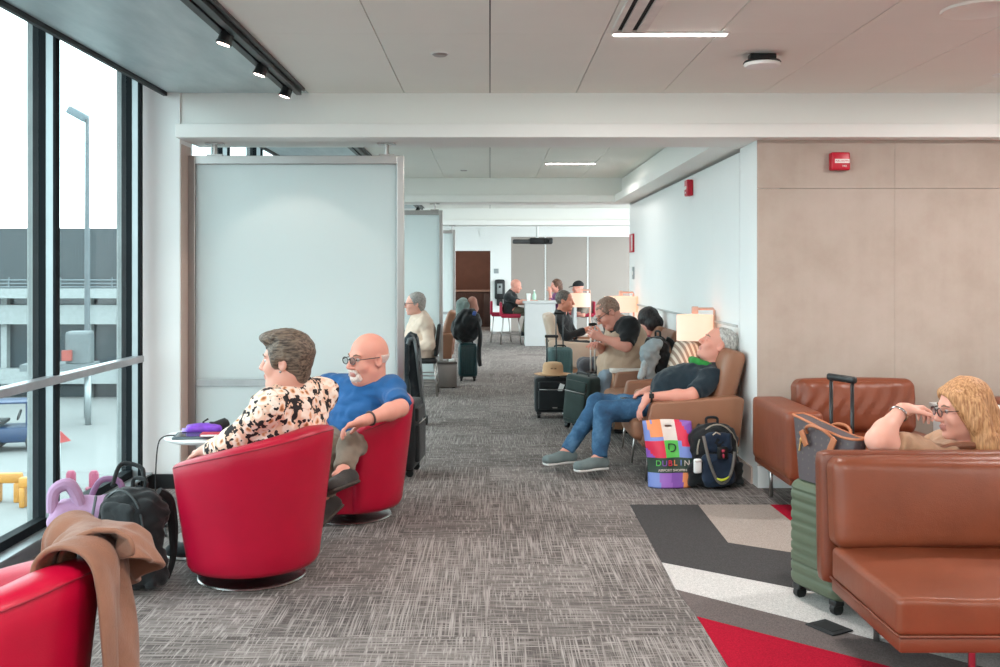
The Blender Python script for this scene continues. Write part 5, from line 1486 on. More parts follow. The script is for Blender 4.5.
def person(name, label, base, J, res=0.0085, face=True, group=None):
    r = empty('person', label, 'person', (base[0], base[1], 0), 0, group)
    g = J.get('g', 1.0)
    v = lambda k: np.array(J[k], float)
    pel, neck, hc = v('pel'), v('neck'), v('head')
    lsh, rsh = v('lsh'), v('rsh')
    side = (lsh - rsh) / np.linalg.norm(lsh - rsh)
    spine = neck - pel; L = np.linalg.norm(spine); up = spine / L
    fwd = np.cross(side, up); fwd /= np.linalg.norm(fwd)
    chest = np.array(J['chest'], float) if 'chest' in J else pel + spine * 0.66 - fwd * 0.01
    mid = pel * 0.55 + chest * 0.45 + fwd * 0.01
    lhip, rhip = pel + side * 0.085 * g, pel - side * 0.085 * g
    legs = [(lhip, v('lkn'), v('lan'), v('lto')), (rhip, v('rkn'), v('ran'), v('rto'))]
    arms = [(lsh, v('lel'), v('lwr')), (rsh, v('rel'), v('rwr'))]
    hs = J.get('hs', 1.0)
    R = frame(J['hf'], J.get('hu', (0, 0, 1)))
    HL = lambda f, l, u: hc + R @ np.array((f, l, u)) * hs
    bel = J.get('belly', 0.0); bust = J.get('bust', 0.0)

    def torso(S, e):
        S.ell(pel, (0.115 * g + e, 0.165 * g + e, 0.12 + e), R=np.stack([fwd, side, up], 1), k=0.05)
        S.cap(pel, mid, 1, 1, k=0.06, sq=(side, 0.158 * g + e, 0.115 * g + e))
        S.cap(mid, chest, 1, 1, k=0.06, sq=(side, 0.160 * g + e, 0.118 * g + e))
        S.cap(chest, chest * 0.35 + neck * 0.65, 1, 0.72, k=0.06, sq=(side, 0.165 * g + e, 0.112 * g + e))
        if bel: S.ell(pel * 0.62 + chest * 0.38 + fwd * (0.05 * g + 0.25 * bel), (bel + 0.06 + e, 0.135 * g + e, 0.15 + e), R=np.stack([fwd, side, up], 1), k=0.08)
        if bust:
            for s_ in (-1, 1): S.ell(chest + fwd * 0.10 * g + side * s_ * 0.075 - up * 0.03, (bust + e, 0.075 + e, 0.08 + e), R=np.stack([fwd, side, up], 1), k=0.06)
        S.cap(lsh - side * 0.02, rsh + side * 0.02, 0.058 * g + e, k=0.06)
        for q in (lsh, rsh): S.cap(neck - up * 0.01, q, 0.048 + e * 0.6, 0.05 * g + e, k=0.06)

    # ---- the body: one continuous surface
    S = Solid(res)
    torso(S, -0.006)
    for (h, k_, a_, t_) in legs:
        S.cap(h, k_, 0.080 * g, 0.054, k=0.04); S.cap(k_, a_, 0.052, 0.036, k=0.03); S.cap(a_, a_ * 0.5 + np.array(t_) * 0.5 - np.array((0, 0, 0.012)), 0.034, 0.022, k=0.03)
    ar = J.get('arm', 1.0)
    for n_, (s_, e_, w_) in enumerate(arms):
        S.cap(s_, e_, 0.050 * ar * (0.5 + 0.5 * g), 0.042 * ar, k=0.035)
        m_ = e_ * 0.7 + w_ * 0.3
        S.cap(e_, m_, 0.042 * ar, 0.043 * ar, k=0.03); S.cap(m_, w_, 0.043 * ar, 0.028 * (0.6 + 0.4 * ar), k=0.03)
        hd = J.get('lhand' if n_ == 0 else 'rhand')
        if hd is None: hd = ((w_ - e_), np.array((0, 0, -1.0)), 1 if n_ == 0 else -1, (0.5, 0.5, 0.3))
        d = np.array(hd[0], float); d /= np.linalg.norm(d); nn = np.array(hd[1], float); nn -= d * (nn @ d); nn /= np.linalg.norm(nn)
        ac = np.cross(d, nn) * hd[2]; c1, c2, c3 = hd[3]; q = J.get('hand', 1.0)
        S.cap(w_, w_ + d * 0.03 * q, 0.026 * q, 0.028 * q, k=0.02, sq=None)
        S.box(w_ + d * 0.055 * q, (0.045 * q, 0.040 * q, 0.0145 * q), r=0.0135 * q, R=np.stack([d, ac, nn], 1), k=0.02)
        for i in range(4):
            p = w_ + (d * 0.093 + ac * (0.030 - 0.0205 * i)) * q
            ln = (0.072, 0.080, 0.074, 0.058)[i] * q; rad = (0.0092, 0.0095, 0.009, 0.008)[i] * q
            ang = 0.0; dd = d + ac * (0.10 - 0.07 * i); dd /= np.linalg.norm(dd)
            for fr_, cc in ((0.45, c1 + 0.05 * i), (0.31, c2 + 0.04 * i), (0.24, c3)):
                ang += cc; dv = dd * math.cos(ang) + nn * math.sin(ang)
                p2 = p + dv * ln * fr_
                S.cap(p, p2, rad, rad * 0.93, k=0.004); p = p2; rad *= 0.93
        p = w_ + (d * 0.028 + ac * 0.032 + nn * 0.006) * q
        dv = d * 0.72 + ac * 0.62 + nn * 0.32; dv /= np.linalg.norm(dv)
        p2 = p + dv * 0.045 * q; S.cap(p, p2, 0.0125 * q, 0.0105 * q, k=0.012)
        dv = d * 0.9 + ac * 0.25 + nn * 0.4; dv /= np.linalg.norm(dv)
        S.cap(p2, p2 + dv * 0.034 * q, 0.0105 * q, 0.0088 * q, k=0.005)
    # neck and head
    fat = J.get('fat', 1.0)
    S.cap(neck - up * 0.03, HL(-0.022, 0, -0.06), 0.060 * fat, 0.052 * hs * fat, k=0.035)
    S.ell(HL(-0.012, 0, 0.032), (0.098 * hs, 0.077 * hs, 0.092 * hs), R=R, k=0.03)
    S.ell(HL(0.030, 0, -0.045), (0.060 * hs, 0.058 * hs * (0.8 + 0.2 * fat), 0.072 * hs), R=R, k=0.035)
    S.ell(HL(0.002, 0, -0.062), (0.05 * hs, 0.06 * hs * (0.8 + 0.2 * fat), 0.042 * hs), R=R, k=0.03)
    S.ell(HL(0.072, 0, -0.098), (0.022 * hs, 0.024 * hs, 0.018 * hs), R=R, k=0.022)
    if fat > 1.05: S.ell(HL(0.03, 0, -0.10), (0.045 * hs, 0.05 * hs, 0.03 * hs), R=R, k=0.04)
    S.ell(HL(0.074, 0, 0.027), (0.018 * hs, 0.050 * hs, 0.013 * hs), R=R, k=0.02)
    for s_ in (-1, 1):
        S.ell(HL(0.060, s_ * 0.040, -0.028), (0.028 * hs, 0.026 * hs, 0.028 * hs), R=R, k=0.02)
        S.ell(HL(0.102, s_ * 0.032, 0.007), (0.018 * hs, 0.019 * hs, 0.010 * hs), R=R, k=0.012, op='-')
        S.ell(HL(-0.012, s_ * 0.077, -0.008), (0.020 * hs, 0.010 * hs, 0.033 * hs), R=R, k=0.006)
        S.ell(HL(-0.006, s_ * 0.083, -0.004), (0.010 * hs, 0.006 * hs, 0.018 * hs), R=R, k=0.006, op='-')
    S.cap(HL(0.088, 0, 0.016), HL(0.112, 0, -0.026), 0.0085 * hs, 0.0125 * hs, k=0.012)
    for s_ in (-1, 1): S.ell(HL(0.100, s_ * 0.011, -0.032), (0.012 * hs, 0.008 * hs, 0.008 * hs), R=R, k=0.008)
    S.ell(HL(0.089, 0, -0.058), (0.013 * hs, 0.024 * hs, 0.007 * hs), R=R, k=0.008)
    S.ell(HL(0.087, 0, -0.070), (0.013 * hs, 0.021 * hs, 0.008 * hs), R=R, k=0.008)
    Rt = R.T
    def paint(cen):
        q = (cen - hc) @ R / hs
        mi = np.zeros(len(q), int)
        lipm = (q[:, 0] > 0.085) & (np.abs(q[:, 1]) < 0.024) & (q[:, 2] < -0.053) & (q[:, 2] > -0.077)
        mi[lipm] = 1
        return mi
    S.out('body', [J['skin'], LIP if face else J['skin']], r, paint=paint)
    if face:
        for s_ in (-1, 1):
            b = B(); b.mi = 0; b.ball(HL(0.0755, s_ * 0.0315, 0.006), (0.0108 * hs,) * 3, n=14)
            b.mi = 1; b.ball(HL(0.0805, s_ * 0.0315 + J.get('gaze', 0), 0.006), (0.0072 * hs,) * 3, n=10)
            if J.get('shut'):
                b = B(); b.ball(HL(0.0775, s_ * 0.0315, 0.005), (0.0135 * hs,) * 3, n=14); b.out('eyelid', J['skin'], r, world=True)
            else: b.out('eye', [EYEW, IRIS], r, world=True)
            b = B(); b.tube([HL(0.091, s_ * 0.016, 0.026), HL(0.088, s_ * 0.033, 0.032), HL(0.074, s_ * 0.052, 0.026)], [0.003 * hs, 0.0042 * hs, 0.002 * hs], 6); b.out('eyebrow', J.get('brow', BROW), r, world=True)

    # ---- clothes
    top = J['top']; e = J.get('loose', 0.012)
    S = Solid(max(res, 0.0085)); torso(S, e)
    for n_, (s_, e_, w_) in enumerate(arms):
        sl = J.get('sleeve', 0.85)
        ru = 0.050 * ar * (0.5 + 0.5 * g) + e
        if sl <= 1.0: S.cap(s_, s_ + (e_ - s_) * sl, ru + 0.002, 0.042 * ar + e + 0.008, k=0.03, flat='b')
        else:
            S.cap(s_, e_, ru, 0.044 * ar + e, k=0.03)
            S.cap(e_, e_ + (w_ - e_) * (sl - 1.0), 0.044 * ar + e, 0.031 * ar + e, k=0.03, flat='b')
    # cut the neckline
    S.cap(neck - up * 0.012 + fwd * 0.012, HL(-0.01, 0, -0.06), 0.060 * fat, 0.075 * hs, k=0.008, op='-')
    if not J.get('tucked', True): pass
    S.half(pel - up * 0.13 + fwd * 0.0, -up, k=0.01)
    S.out(J.get('topname', 'shirt'), top, r, fold=(0.0055, 22, J.get('seed', 1)))
    S = Solid(max(res, 0.0095))
    te = 0.012
    S.ell(pel - up * 0.02, (0.115 * g + te * 0.8, 0.165 * g + te * 0.8, 0.11 + te), R=np.stack([fwd, side, up], 1), k=0.05)
    for (h, k_, a_, t_) in legs:
        S.cap(h, k_, 0.080 * g + te, 0.060 + te, k=0.03); S.cap(k_, k_ + (a_ - k_) * 1.02, 0.058 + te, 0.044 + te, k=0.03, flat='b')
    S.out('trousers', J['legs'], r, fold=(0.005, 24, J.get('seed', 1) + 3))
    for (h, k_, a_, t_) in legs:
        d = np.array(t_) - a_
        if J.get('flat', True): d[2] = 0.0
        d /= np.linalg.norm(d)
        shank = (k_ - a_) / np.linalg.norm(k_ - a_)
        if J.get('flat', True): shank = np.array((0, 0, 1.0))
        n_ = shank - d * (shank @ d); n_ /= np.linalg.norm(n_); sd = np.cross(n_, d)
        Rf = np.stack([d, sd, n_], 1)
        c0 = a_ - n_ * 0.058
        S = Solid(max(res, 0.0085))
        S.box(c0 + d * 0.07, (0.135, 0.044, 0.030), r=0.028, R=Rf, k=0.02)
        S.ell(c0 + d * 0.145 - n_ * 0.004, (0.07, 0.047, 0.03), R=Rf, k=0.03)
        S.ell(c0 - d * 0.025 + n_ * 0.02, (0.045, 0.037, 0.05), R=Rf, k=0.03)
        S.cap(c0 + n_ * 0.045, c0 + d * 0.10 + n_ * 0.012, 0.040, 0.030, k=0.03)
        S.half(c0 - n_ * 0.033, -n_)
        so = S.out('shoe', J['shoes'], r)
        S = Solid(0.010); S.box(c0 + d * 0.072 - n_ * 0.030, (0.132, 0.043, 0.011), r=0.011, R=Rf); S.ell(c0 + d * 0.150 - n_ * 0.030, (0.066, 0.048, 0.013), R=Rf, k=0.012); S.out('sole', J.get('sole', M['white_paint']), so)
    J['HL'] = HL; J['R'] = R; J['hs'] = hs; J['fwd'] = fwd; J['side'] = side; J['up'] = up
    return r

def glasses(r, J, mat, lens=None):
    HL, hs = J['HL'], J['hs']
    b = B()
    for s_ in (-1, 1):
        b.tube([HL(0.108, s_ * (0.033 + 0.024 * math.cos(a)), 0.004 + 0.017 * math.sin(a)) for a in [2 * PI * k / 16 for k in range(16)]], 0.0022 * hs, 6, closed=True)
        b.tube([HL(0.106, s_ * 0.057, 0.010), HL(0.075, s_ * 0.080, 0.012), HL(-0.01, s_ * 0.086, 0.012)], 0.0022 * hs, 6)
    b.tube([HL(0.110, -0.010, 0.008), HL(0.114, 0, 0.011), HL(0.110, 0.010, 0.008)], 0.002 * hs, 6)
    go = b.out('glasses', mat, r, world=True)
    if lens:
        for s_ in (-1, 1):
            b = B(); b.raw([HL(0.1075, s_ * (0.033 + 0.023 * math.cos(a)), 0.004 + 0.016 * math.sin(a)) for a in [2 * PI * k / 16 for k in range(16)]] , [tuple(range(16))])
            b.out('lens', lens, go, world=True, smooth=False, mods=[('SOLIDIFY', dict(thickness=0.0015))])

def hair(r, J, mat, prims, cuts, res=0.008, fold=(0.003, 60, 1), k=0.02, name='hair'):
    """prims: ellipsoids / capsules in head space; cuts: taken away"""
    HL, R, hs = J['HL'], J['R'], J['hs']
    S = Solid(res)
    for p in prims:
        if p[0] == 'e': S.ell(HL(*p[1]), tuple(x * hs for x in p[2]), R=R, k=k)
        else: S.cap(HL(*p[1]), HL(*p[2]), p[3] * hs, p[4] * hs, k=k)
    for p in cuts:
        if p[0] == 'e': S.ell(HL(*p[1]), tuple(x * hs for x in p[2]), R=R, k=0.008, op='-')
        elif p[0] == 'h': S.half(HL(*p[1]), R @ np.array(p[2], float))
        else: S.cap(HL(*p[1]), HL(*p[2]), p[3] * hs, p[4] * hs, k=0.008, op='-')
    return S.out(name, mat, r, fold=fold)

def lensm(name, col, a):
    t = NT(name); tr = t.n('ShaderNodeBsdfTransparent'); tr.inputs[0].default_value = lin(col); gl = t.n('ShaderNodeBsdfGlossy'); gl.inputs['Roughness'].default_value = 0.05
    mx = t.n('ShaderNodeMixShader'); mx.inputs[0].default_value = a; t.l(tr.outputs[0], mx.inputs[1]); t.l(gl.outputs[0], mx.inputs[2]); t.l(mx.outputs[0], t.out.inputs['Surface']); return t.m
LENS = lensm('glasses_lens', '#e8eaea', 0.07); LENSC = lensm('glasses_lens_clear', '#f3f5f5', 0.05)
DKFRAME = mk('glasses_frame', '#2b2525', 0.35)

# ---- floral woman
FL = NT('floral_blouse'); _v = FL.obj((1, 1, 1))
_vo = FL.n('ShaderNodeTexVoronoi'); _vo.inputs['Scale'].default_value = 18; _nd = FL.n('ShaderNodeTexNoise'); _nd.inputs['Scale'].default_value = 20; FL.l(_v, _nd.inputs['Vector'])
_add = FL.n('ShaderNodeVectorMath', operation='ADD'); _scl = FL.n('ShaderNodeVectorMath', operation='SCALE'); _scl.inputs['Scale'].default_value = 0.045
FL.l(_nd.outputs['Color'], _scl.inputs[0]); FL.l(_v, _add.inputs[0]); FL.l(_scl.outputs[0], _add.inputs[1]); FL.l(_add.outputs[0], _vo.inputs['Vector'])
_fl = FL.ramp(_vo.outputs['Distance'], [(0.0, '#7d4a30'), (0.12, '#a9633c'), (0.20, '#e2a274'), (0.30, '#f3d8c6'), (0.46, '#f6e3d6'), (0.60, '#eac0a6')])
_bk = FL.noise(FL.obj((1, 1, 1), (0.4, 0.2, 0), (3, 1, 2)), 32, 2, 0.5)
_edge = FL.math('GREATER_THAN', FL.math('ADD', _bk, FL.math('MULTIPLY', _vo.outputs['Distance'], 0.42)), 0.79)
_vo2 = FL.n('ShaderNodeTexVoronoi'); _vo2.inputs['Scale'].default_value = 26; FL.l(_add.outputs[0], _vo2.inputs['Vector'])
FL.color(FL.mix(_edge, _fl, '#231a1d')); FL.set(Roughness=0.85)
J = dict(g=1.12, arm=1.12, skin=SK['pale'], top=FL.m, legs=cloth('navy_trousers', '#2a3040'), shoes=L['black2'], fat=1.12, hs=1.14, hand=1.0,
         pel=(-1.04, 4.88, 0.53), chest=(-1.0, 4.86, 0.78), neck=W(293, 391, 4.84), head=W(286, 361, 4.80), hf=(-0.985, 0.14, -0.04), hu=(0.06, 0.0, 1),
         lsh=(-1.065, 4.66, 0.85), rsh=(-0.875, 5.02, 0.87), lel=(-1.27, 4.73, 0.67), lwr=(-1.44, 4.93, 0.60), rel=(-1.04, 5.16, 0.66), rwr=(-1.26, 5.20, 0.62),
         lkn=(-1.46, 5.0, 0.50), rkn=(-1.38, 5.22, 0.50), lan=(-1.50, 5.06, 0.10), ran=(-1.42, 5.28, 0.10), lto=(-1.68, 5.12, 0.05), rto=(-1.6, 5.35, 0.05), sleeve=1.80, loose=0.018, bust=0.05, belly=0.05, seed=2)
p = person('person', 'woman in a floral blouse with short brown hair, looking left from a red chair', C1, J, 0.0075)
hair(p, J, hair_mat('hair_brown_grey', '#382a23', '#857161', (12, 60, 60)),
     [('e', (-0.022, 0, 0.040), (0.108, 0.088, 0.100)), ('e', (-0.052, 0, -0.005), (0.060, 0.076, 0.075)), ('e', (0.03, 0.0, 0.105), (0.085, 0.07, 0.035)), ('e', (0.064, 0.01, 0.094), (0.032, 0.045, 0.022)), ('e', (0.012, 0.070, 0.02), (0.035, 0.02, 0.05)), ('e', (0.012, -0.070, 0.02), (0.035, 0.02, 0.05)), ('e', (-0.072, 0, -0.060), (0.030, 0.05, 0.04))],
     [('e', (0.120, 0, -0.015), (0.095, 0.12, 0.088)), ('e', (0.035, 0, -0.10), (0.080, 0.12, 0.08)), ('e', (-0.005, 0.09, -0.022), (0.024, 0.022, 0.034)), ('e', (-0.005, -0.09, -0.022), (0.024, 0.022, 0.034))], 0.0065, (0.0018, 60, 3))
b = B()
for s_ in (-1, 1): b.ball(J['HL'](-0.006, s_ * 0.088, -0.040), 0.006, n=10)
b.out('earring', M['chrome'], p, world=True)

# ---- man in blue
BLUE = cloth('royal_blue_jersey', '#23598f', 0.85, 0.10)
J = dict(g=1.2, arm=1.15, skin=SK['pink'], top=BLUE, legs=cloth('khaki_trousers', '#7b6d60'), shoes=cloth('dark_shoe', '#3a3634'), sole=mk('brown_sole', '#403731', 0.7), fat=1.25, hs=1.26, hand=1.12, belly=0.07,
         pel=(-0.80, 6.02, 0.50), neck=W(366, 386, 6.02), head=W(368, 359, 5.95), hf=(-0.76, -0.64, -0.06), hu=(0.0, 0.0, 1),
         lsh=W(391, 390, 5.92), rsh=W(331, 388, 6.12), lel=W(400, 408, 5.72), lwr=W(366, 420, 5.52), hand2=0, rel=W(311, 408, 6.02), rwr=W(328, 436, 5.85),
         flat=False, lkn=W(350, 446, 5.60), rkn=W(328, 446, 5.72), lan=W(344, 470, 5.45), ran=W(325, 500, 5.5), lto=W(327, 476, 5.30), rto=W(312, 512, 5.40),
         lhand=((-0.92, -0.20, -0.28), (-0.1, -0.25, -0.95), -1, (0.35, 0.6, 0.4)), sleeve=0.92, loose=0.016, seed=5)
p = person('person', 'bald man with a white goatee and glasses in a blue shirt', C2, J, 0.0075)
WB = hair_mat('white_beard', '#cfb3a8', '#e6d5cc', (60, 60, 60))
hair(p, J, WB, [('e', (0.070, 0, -0.090), (0.029, 0.032, 0.028)), ('e', (0.091, 0.0, -0.049), (0.010, 0.030, 0.008)), ('c', (0.088, 0.028, -0.052), (0.074, 0.036, -0.085), 0.008, 0.012), ('c', (0.088, -0.028, -0.052), (0.074, -0.036, -0.085), 0.008, 0.012)], [('e', (0.104, 0, -0.064), (0.016, 0.020, 0.006))], 0.006, (0.002, 90, 2), k=0.012, name='beard')
hair(p, J, hair_mat('white_fringe', '#d3b9ad', '#e8d9d1', (60, 60, 60)), [('e', (-0.016, 0, 0.020), (0.099, 0.0795, 0.07))], [('h', (0, 0, 0.020), (0, 0, 1)), ('e', (0.09, 0, 0.0), (0.11, 0.12, 0.12)), ('e', (-0.005, 0.09, -0.01), (0.03, 0.03, 0.036)), ('e', (-0.005, -0.09, -0.01), (0.03, 0.03, 0.036)), ('h', (0, 0, -0.05), (0, 0, -1))], 0.007, (0.001, 60, 2))
glasses(p, J, DKFRAME, LENS)
b = B(); w_ = np.array(J['lwr']); e_ = np.array(J['lel']); ax_ = (w_ - e_) / np.linalg.norm(w_ - e_); cpt = w_ - ax_ * 0.035; u_ = np.cross(ax_, (0, 0, 1)); u_ /= np.linalg.norm(u_); v_ = np.cross(ax_, u_)
b.tube([cpt + (u_ * math.cos(a) + v_ * math.sin(a)) * 0.039 for a in [2 * PI * k / 20 for k in range(20)]], 0.006, 8, closed=True); b.out('bracelet', mk('bracelet_brown', '#4b3b38', 0.5), p, world=True)
for zz in (0.0, 0.05):
    b = B(); q = np.array(J['neck']) + J['fwd'] * (0.145 + zz * 0.25) - J['up'] * (0.085 + zz); b.ball(q, (0.008, 0.008, 0.008), n=10); b.out('button', mk('button_grey', '#8c8f98', 0.5), p, world=True)

# ---- sleeping man
NAVY = cloth('dark_navy_polo', '#1a2730', 0.85, 0.15)
JEAN = NT('blue_jeans'); _v = JEAN.obj(); _f = JEAN.noise(_v, 7, 5, 0.6); JEAN.color(JEAN.ramp(_f, [(0.3, '#1f3a55'), (0.55, '#315a7d'), (0.72, '#557d9f')])); JEAN.set(Roughness=0.9); JEAN.bump(JEAN.math('ADD', JEAN.noise(_v, 300, 2), JEAN.math('MULTIPLY', JEAN.noise(_v, 28, 3), 2.0)), 0.3, 0.006)
J = dict(g=1.15, arm=1.12, skin=SK['pink'], top=NAVY, legs=JEAN.m, shoes=cloth('grey_trainer', '#6d7a7a', 0.9), sole=mk('trainer_sole', '#dcdad6', 0.6), fat=1.2, hs=1.14, hand=1.08, belly=0.10, shut=True,
         pel=W(672, 409, 7.33), chest=W(695, 383, 7.33), neck=W(716, 369, 7.33), head=W(717, 345, 7.33), hf=(-0.84, 0.02, 0.42), hu=(0.45, 0, 0.85),
         lsh=W(713, 380, 7.13), rsh=W(706, 378, 7.55), lel=W(690, 396, 6.99), lwr=W(648, 397, 6.98), rel=W(675, 392, 7.62), rwr=W(650, 390, 7.42),
         lkn=W(603, 411, 7.16), rkn=W(598, 403, 7.48), lan=W(600, 456, 7.10), ran=W(568, 450, 7.34), lto=W(580, 463, 7.03), rto=W(548, 458, 7.26),
         lhand=((-0.55, -0.05, -0.85), (0.6, 0.05, -0.35), -1, (0.2, 0.35, 0.3)), rhand=((-0.95, -0.1, -0.25), (0.0, 0, -1), 1, (0.4, 0.5, 0.4)), sleeve=0.86, loose=0.016, seed=7)
p = person('person', 'grey-haired man asleep in jeans and a dark polo shirt, head tipped back', (1.42, 7.33), J, 0.0085)
hair(p, J, hair_mat('grey_hair', '#8f8c87', '#d6d2cc', (45, 45, 20)), [('e', (-0.03, 0, 0.045), (0.100, 0.086, 0.088)), ('e', (-0.075, 0, -0.015), (0.05, 0.078, 0.085)), ('e', (-0.085, 0, -0.07), (0.04, 0.06, 0.04))],
     [('e', (0.10, 0, 0.02), (0.108, 0.12, 0.10)), ('e', (0.0, 0.09, -0.012), (0.040, 0.04, 0.048)), ('e', (0.0, -0.09, -0.012), (0.040, 0.04, 0.048)), ('e', (0.03, 0, -0.10), (0.08, 0.12, 0.08))], 0.008, (0.003, 40, 3))
S = Solid(0.008); q = np.array(J['neck']); up_ = J['up']; 
cc_ = np.array(W(707, 365, 7.33)); fa_ = np.array(W(692, 360, 7.33)) - cc_
for k_ in range(14):
    a = 2 * PI * k_ / 14; a2 = 2 * PI * (k_ + 1) / 14
    f_ = lambda t: cc_ + fa_ * math.cos(t) + np.array((0, -0.098, 0)) * math.sin(t)
    S.cap(f_(a), f_(a2), 0.028, k=0.01)
S.out('collar', cloth('green_collar', '#2f8a3d', 0.8), p)
b = B()
ly = mk('lanyard_yellow', '#c9a94a', 0.6)
b.tube([q + J['side'] * 0.06 + J['fwd'] * 0.085 - up_ * 0.03, q + J['side'] * 0.05 + J['fwd'] * 0.135 - up_ * 0.10, q + J['fwd'] * 0.15 - up_ * 0.16], 0.006, 6); b.out('lanyard', ly, p, world=True)
b = B(); b.ball(q + J['side'] * 0.02 + J['fwd'] * 0.15 - up_ * 0.13, (0.012, 0.02, 0.016), n=10); b.out('badge', mk('badge_green', '#3f8f6a', 0.4), p, world=True)
w_ = np.array(J['lwr']); e_ = np.array(J['lel']); ax_ = (w_ - e_) / np.linalg.norm(w_ - e_); cpt = w_ - ax_ * 0.02; u_ = np.cross(ax_, (0, 0, 1)); u_ /= np.linalg.norm(u_); v_ = np.cross(ax_, u_)
b = B(); b.tube([cpt + (u_ * math.cos(a) + v_ * math.sin(a)) * 0.037 for a in [2 * PI * k / 20 for k in range(20)]], 0.008, 8, closed=True); b.box(cpt + np.array((0, -0.034, 0.012)), (0.035, 0.012, 0.035), bev=0.004); b.out('watch', L['plastic'], p, world=True)

# ---- blonde woman
TANT = cloth('tan_top', '#a98367', 0.85, 0.12)
J = dict(g=1.0, arm=1.05, skin=SK['pale'], top=TANT, legs=cloth('dark_trousers', '#33343a'), shoes=L['black2'], hs=1.08, hand=1.0, bust=0.045,
         pel=(2.36, 4.50, 0.50), neck=W(968, 452, 4.42), head=W(963, 410, 4.38), hf=(-0.985, 0.06, -0.10), hu=(-0.08, 0, 1),
         lsh=W(946, 463, 4.24), rsh=(2.17, 4.62, 0.68), lel=W(877, 440, 4.13), lwr=W(902, 410, 4.25), rel=(1.98, 4.70, 0.52), rwr=(1.80, 4.62, 0.55),
         lkn=(1.95, 4.42, 0.50), rkn=(1.95, 4.62, 0.50), lan=(1.86, 4.44, 0.10), ran=(1.88, 4.66, 0.10), lto=(1.70, 4.45, 0.05), rto=(1.72, 4.68, 0.05),
         lhand=((0.93, 0.30, 0.02), (0.2, -0.15, -0.97), -1, (0.6, 0.7, 0.5)), sleeve=0.78, loose=0.014, seed=3)
p = person('person', 'blonde woman in glasses and a tan top, resting her chin on her hand', (2.3, 4.5), J, 0.0075)
BH = hair_mat('blonde_hair', '#9a6540', '#dba878', (70, 70, 5))
hair(p, J, BH, [('e', (-0.016, 0, 0.042), (0.108, 0.090, 0.100)), ('c', (-0.02, 0.066, 0.03), (-0.045, 0.085, -0.13), 0.045, 0.050), ('c', (-0.02, -0.066, 0.03), (-0.045, -0.085, -0.13), 0.045, 0.050), ('c', (-0.08, 0, 0.0), (-0.115, 0, -0.15), 0.06, 0.07), ('c', (-0.045, 0.085, -0.13), (-0.10, 0.10, -0.24), 0.05, 0.035), ('c', (-0.045, -0.085, -0.13), (-0.08, -0.095, -0.24), 0.05, 0.035), ('c', (-0.115, 0.02, -0.15), (-0.18, 0.03, -0.25), 0.07, 0.045), ('c', (0.045, 0.062, 0.07), (-0.005, 0.088, -0.05), 0.026, 0.032), ('c', (0.045, -0.062, 0.07), (-0.005, -0.088, -0.05), 0.026, 0.032)],
     [('e', (0.128, 0, -0.005), (0.090, 0.105, 0.092)), ('e', (0.105, 0, -0.08), (0.082, 0.16, 0.09)), ('e', (0.07, 0, -0.12), (0.085, 0.06, 0.09))], 0.0075, (0.0016, 45, 3))
glasses(p, J, mk('glasses_brown', '#3a2320', 0.35), LENSC)
w_ = np.array(J['lwr']); e_ = np.array(J['lel']); ax_ = (w_ - e_) / np.linalg.norm(w_ - e_); cpt = w_ - ax_ * 0.03; u_ = np.cross(ax_, (0, 1, 0)); u_ /= np.linalg.norm(u_); v_ = np.cross(ax_, u_)
b = B(); b.tube([cpt + (u_ * math.cos(a) + v_ * math.sin(a)) * 0.035 for a in [2 * PI * k / 20 for k in range(20)]], 0.006, 8, closed=True); b.out('bracelet', M['chrome'], p, world=True)
b = B(); b.tube([W(940, 450, 4.20), W(955, 446, 4.25), W(985, 446, 4.3), W(1010, 455, 4.34)], 0.016, 8); b.out('bag_strap', mk('strap_brown', '#8a5a44', 0.5), p, world=True)

# ---- man in the beige vest
VEST = cloth('beige_vest', '#b79c86', 0.9, 0.08)
BLK = cloth('black_tee', '#1b1b1d', 0.9, 0.2)
J = dict(g=1.35, arm=1.25, skin=SK['pink'], top=BLK, legs=cloth('pale_jeans', '#8593a0'), shoes=L['black2'], fat=1.2, hs=1.2, hand=1.1, belly=0.12,
         pel=W(634, 376, 9.5), chest=W(626, 344, 9.45), neck=W(618, 322, 9.42), head=W(608, 313, 9.36), hf=(-0.80, -0.18, -0.56), hu=(-0.55, 0, 0.8),
         lsh=W(630, 327, 9.20), rsh=W(614, 327, 9.68), lel=W(626, 346, 9.10), lwr=W(602, 338, 9.16), rel=W(606, 350, 9.6), rwr=W(597, 345, 9.3),
         lkn=W(605, 378, 9.28), rkn=W(605, 376, 9.52), lan=W(612, 416, 9.30), ran=W(612, 414, 9.5), lto=W(596, 420, 9.28), rto=W(596, 418, 9.48),
         lhand=((-0.8, 0.0, 0.35), (0.2, 0.9, 0.1), -1, (0.5, 0.7, 0.5)), sleeve=0.9, loose=0.016, seed=4)
p = person('person', 'heavy man in a beige vest over a black shirt, head bowed over his hands', (1.42, 9.5), J, 0.0095)
S = Solid(0.0095); g = 1.35; e = 0.046; fw, sd, up_ = J['fwd'], J['side'], J['up']; pe, ch, ne = (np.array(J[k_]) for k_ in ('pel', 'chest', 'neck')); Rv = np.stack([fw, sd, up_], 1)
S.ell(pe, (0.115 * g + e, 0.165 * g + e, 0.14), R=Rv, k=0.05); S.cap(pe, ch, 1, 1, k=0.06, sq=(sd, 0.160 * g + e, 0.120 * g + e)); S.cap(ch, ch * 0.35 + ne * 0.65, 1, 0.72, k=0.06, sq=(sd, 0.165 * g + e, 0.115 * g + e))
S.ell(pe * 0.62 + ch * 0.38 + fw * 0.10, (0.19 + e, 0.19 + e, 0.18 + e), R=Rv, k=0.08)
for q_ in ('lsh', 'rsh'): S.cap(ne - up_ * 0.01, np.array(J[q_]) * 0.65 + ne * 0.35, 0.075, 0.085, k=0.05)
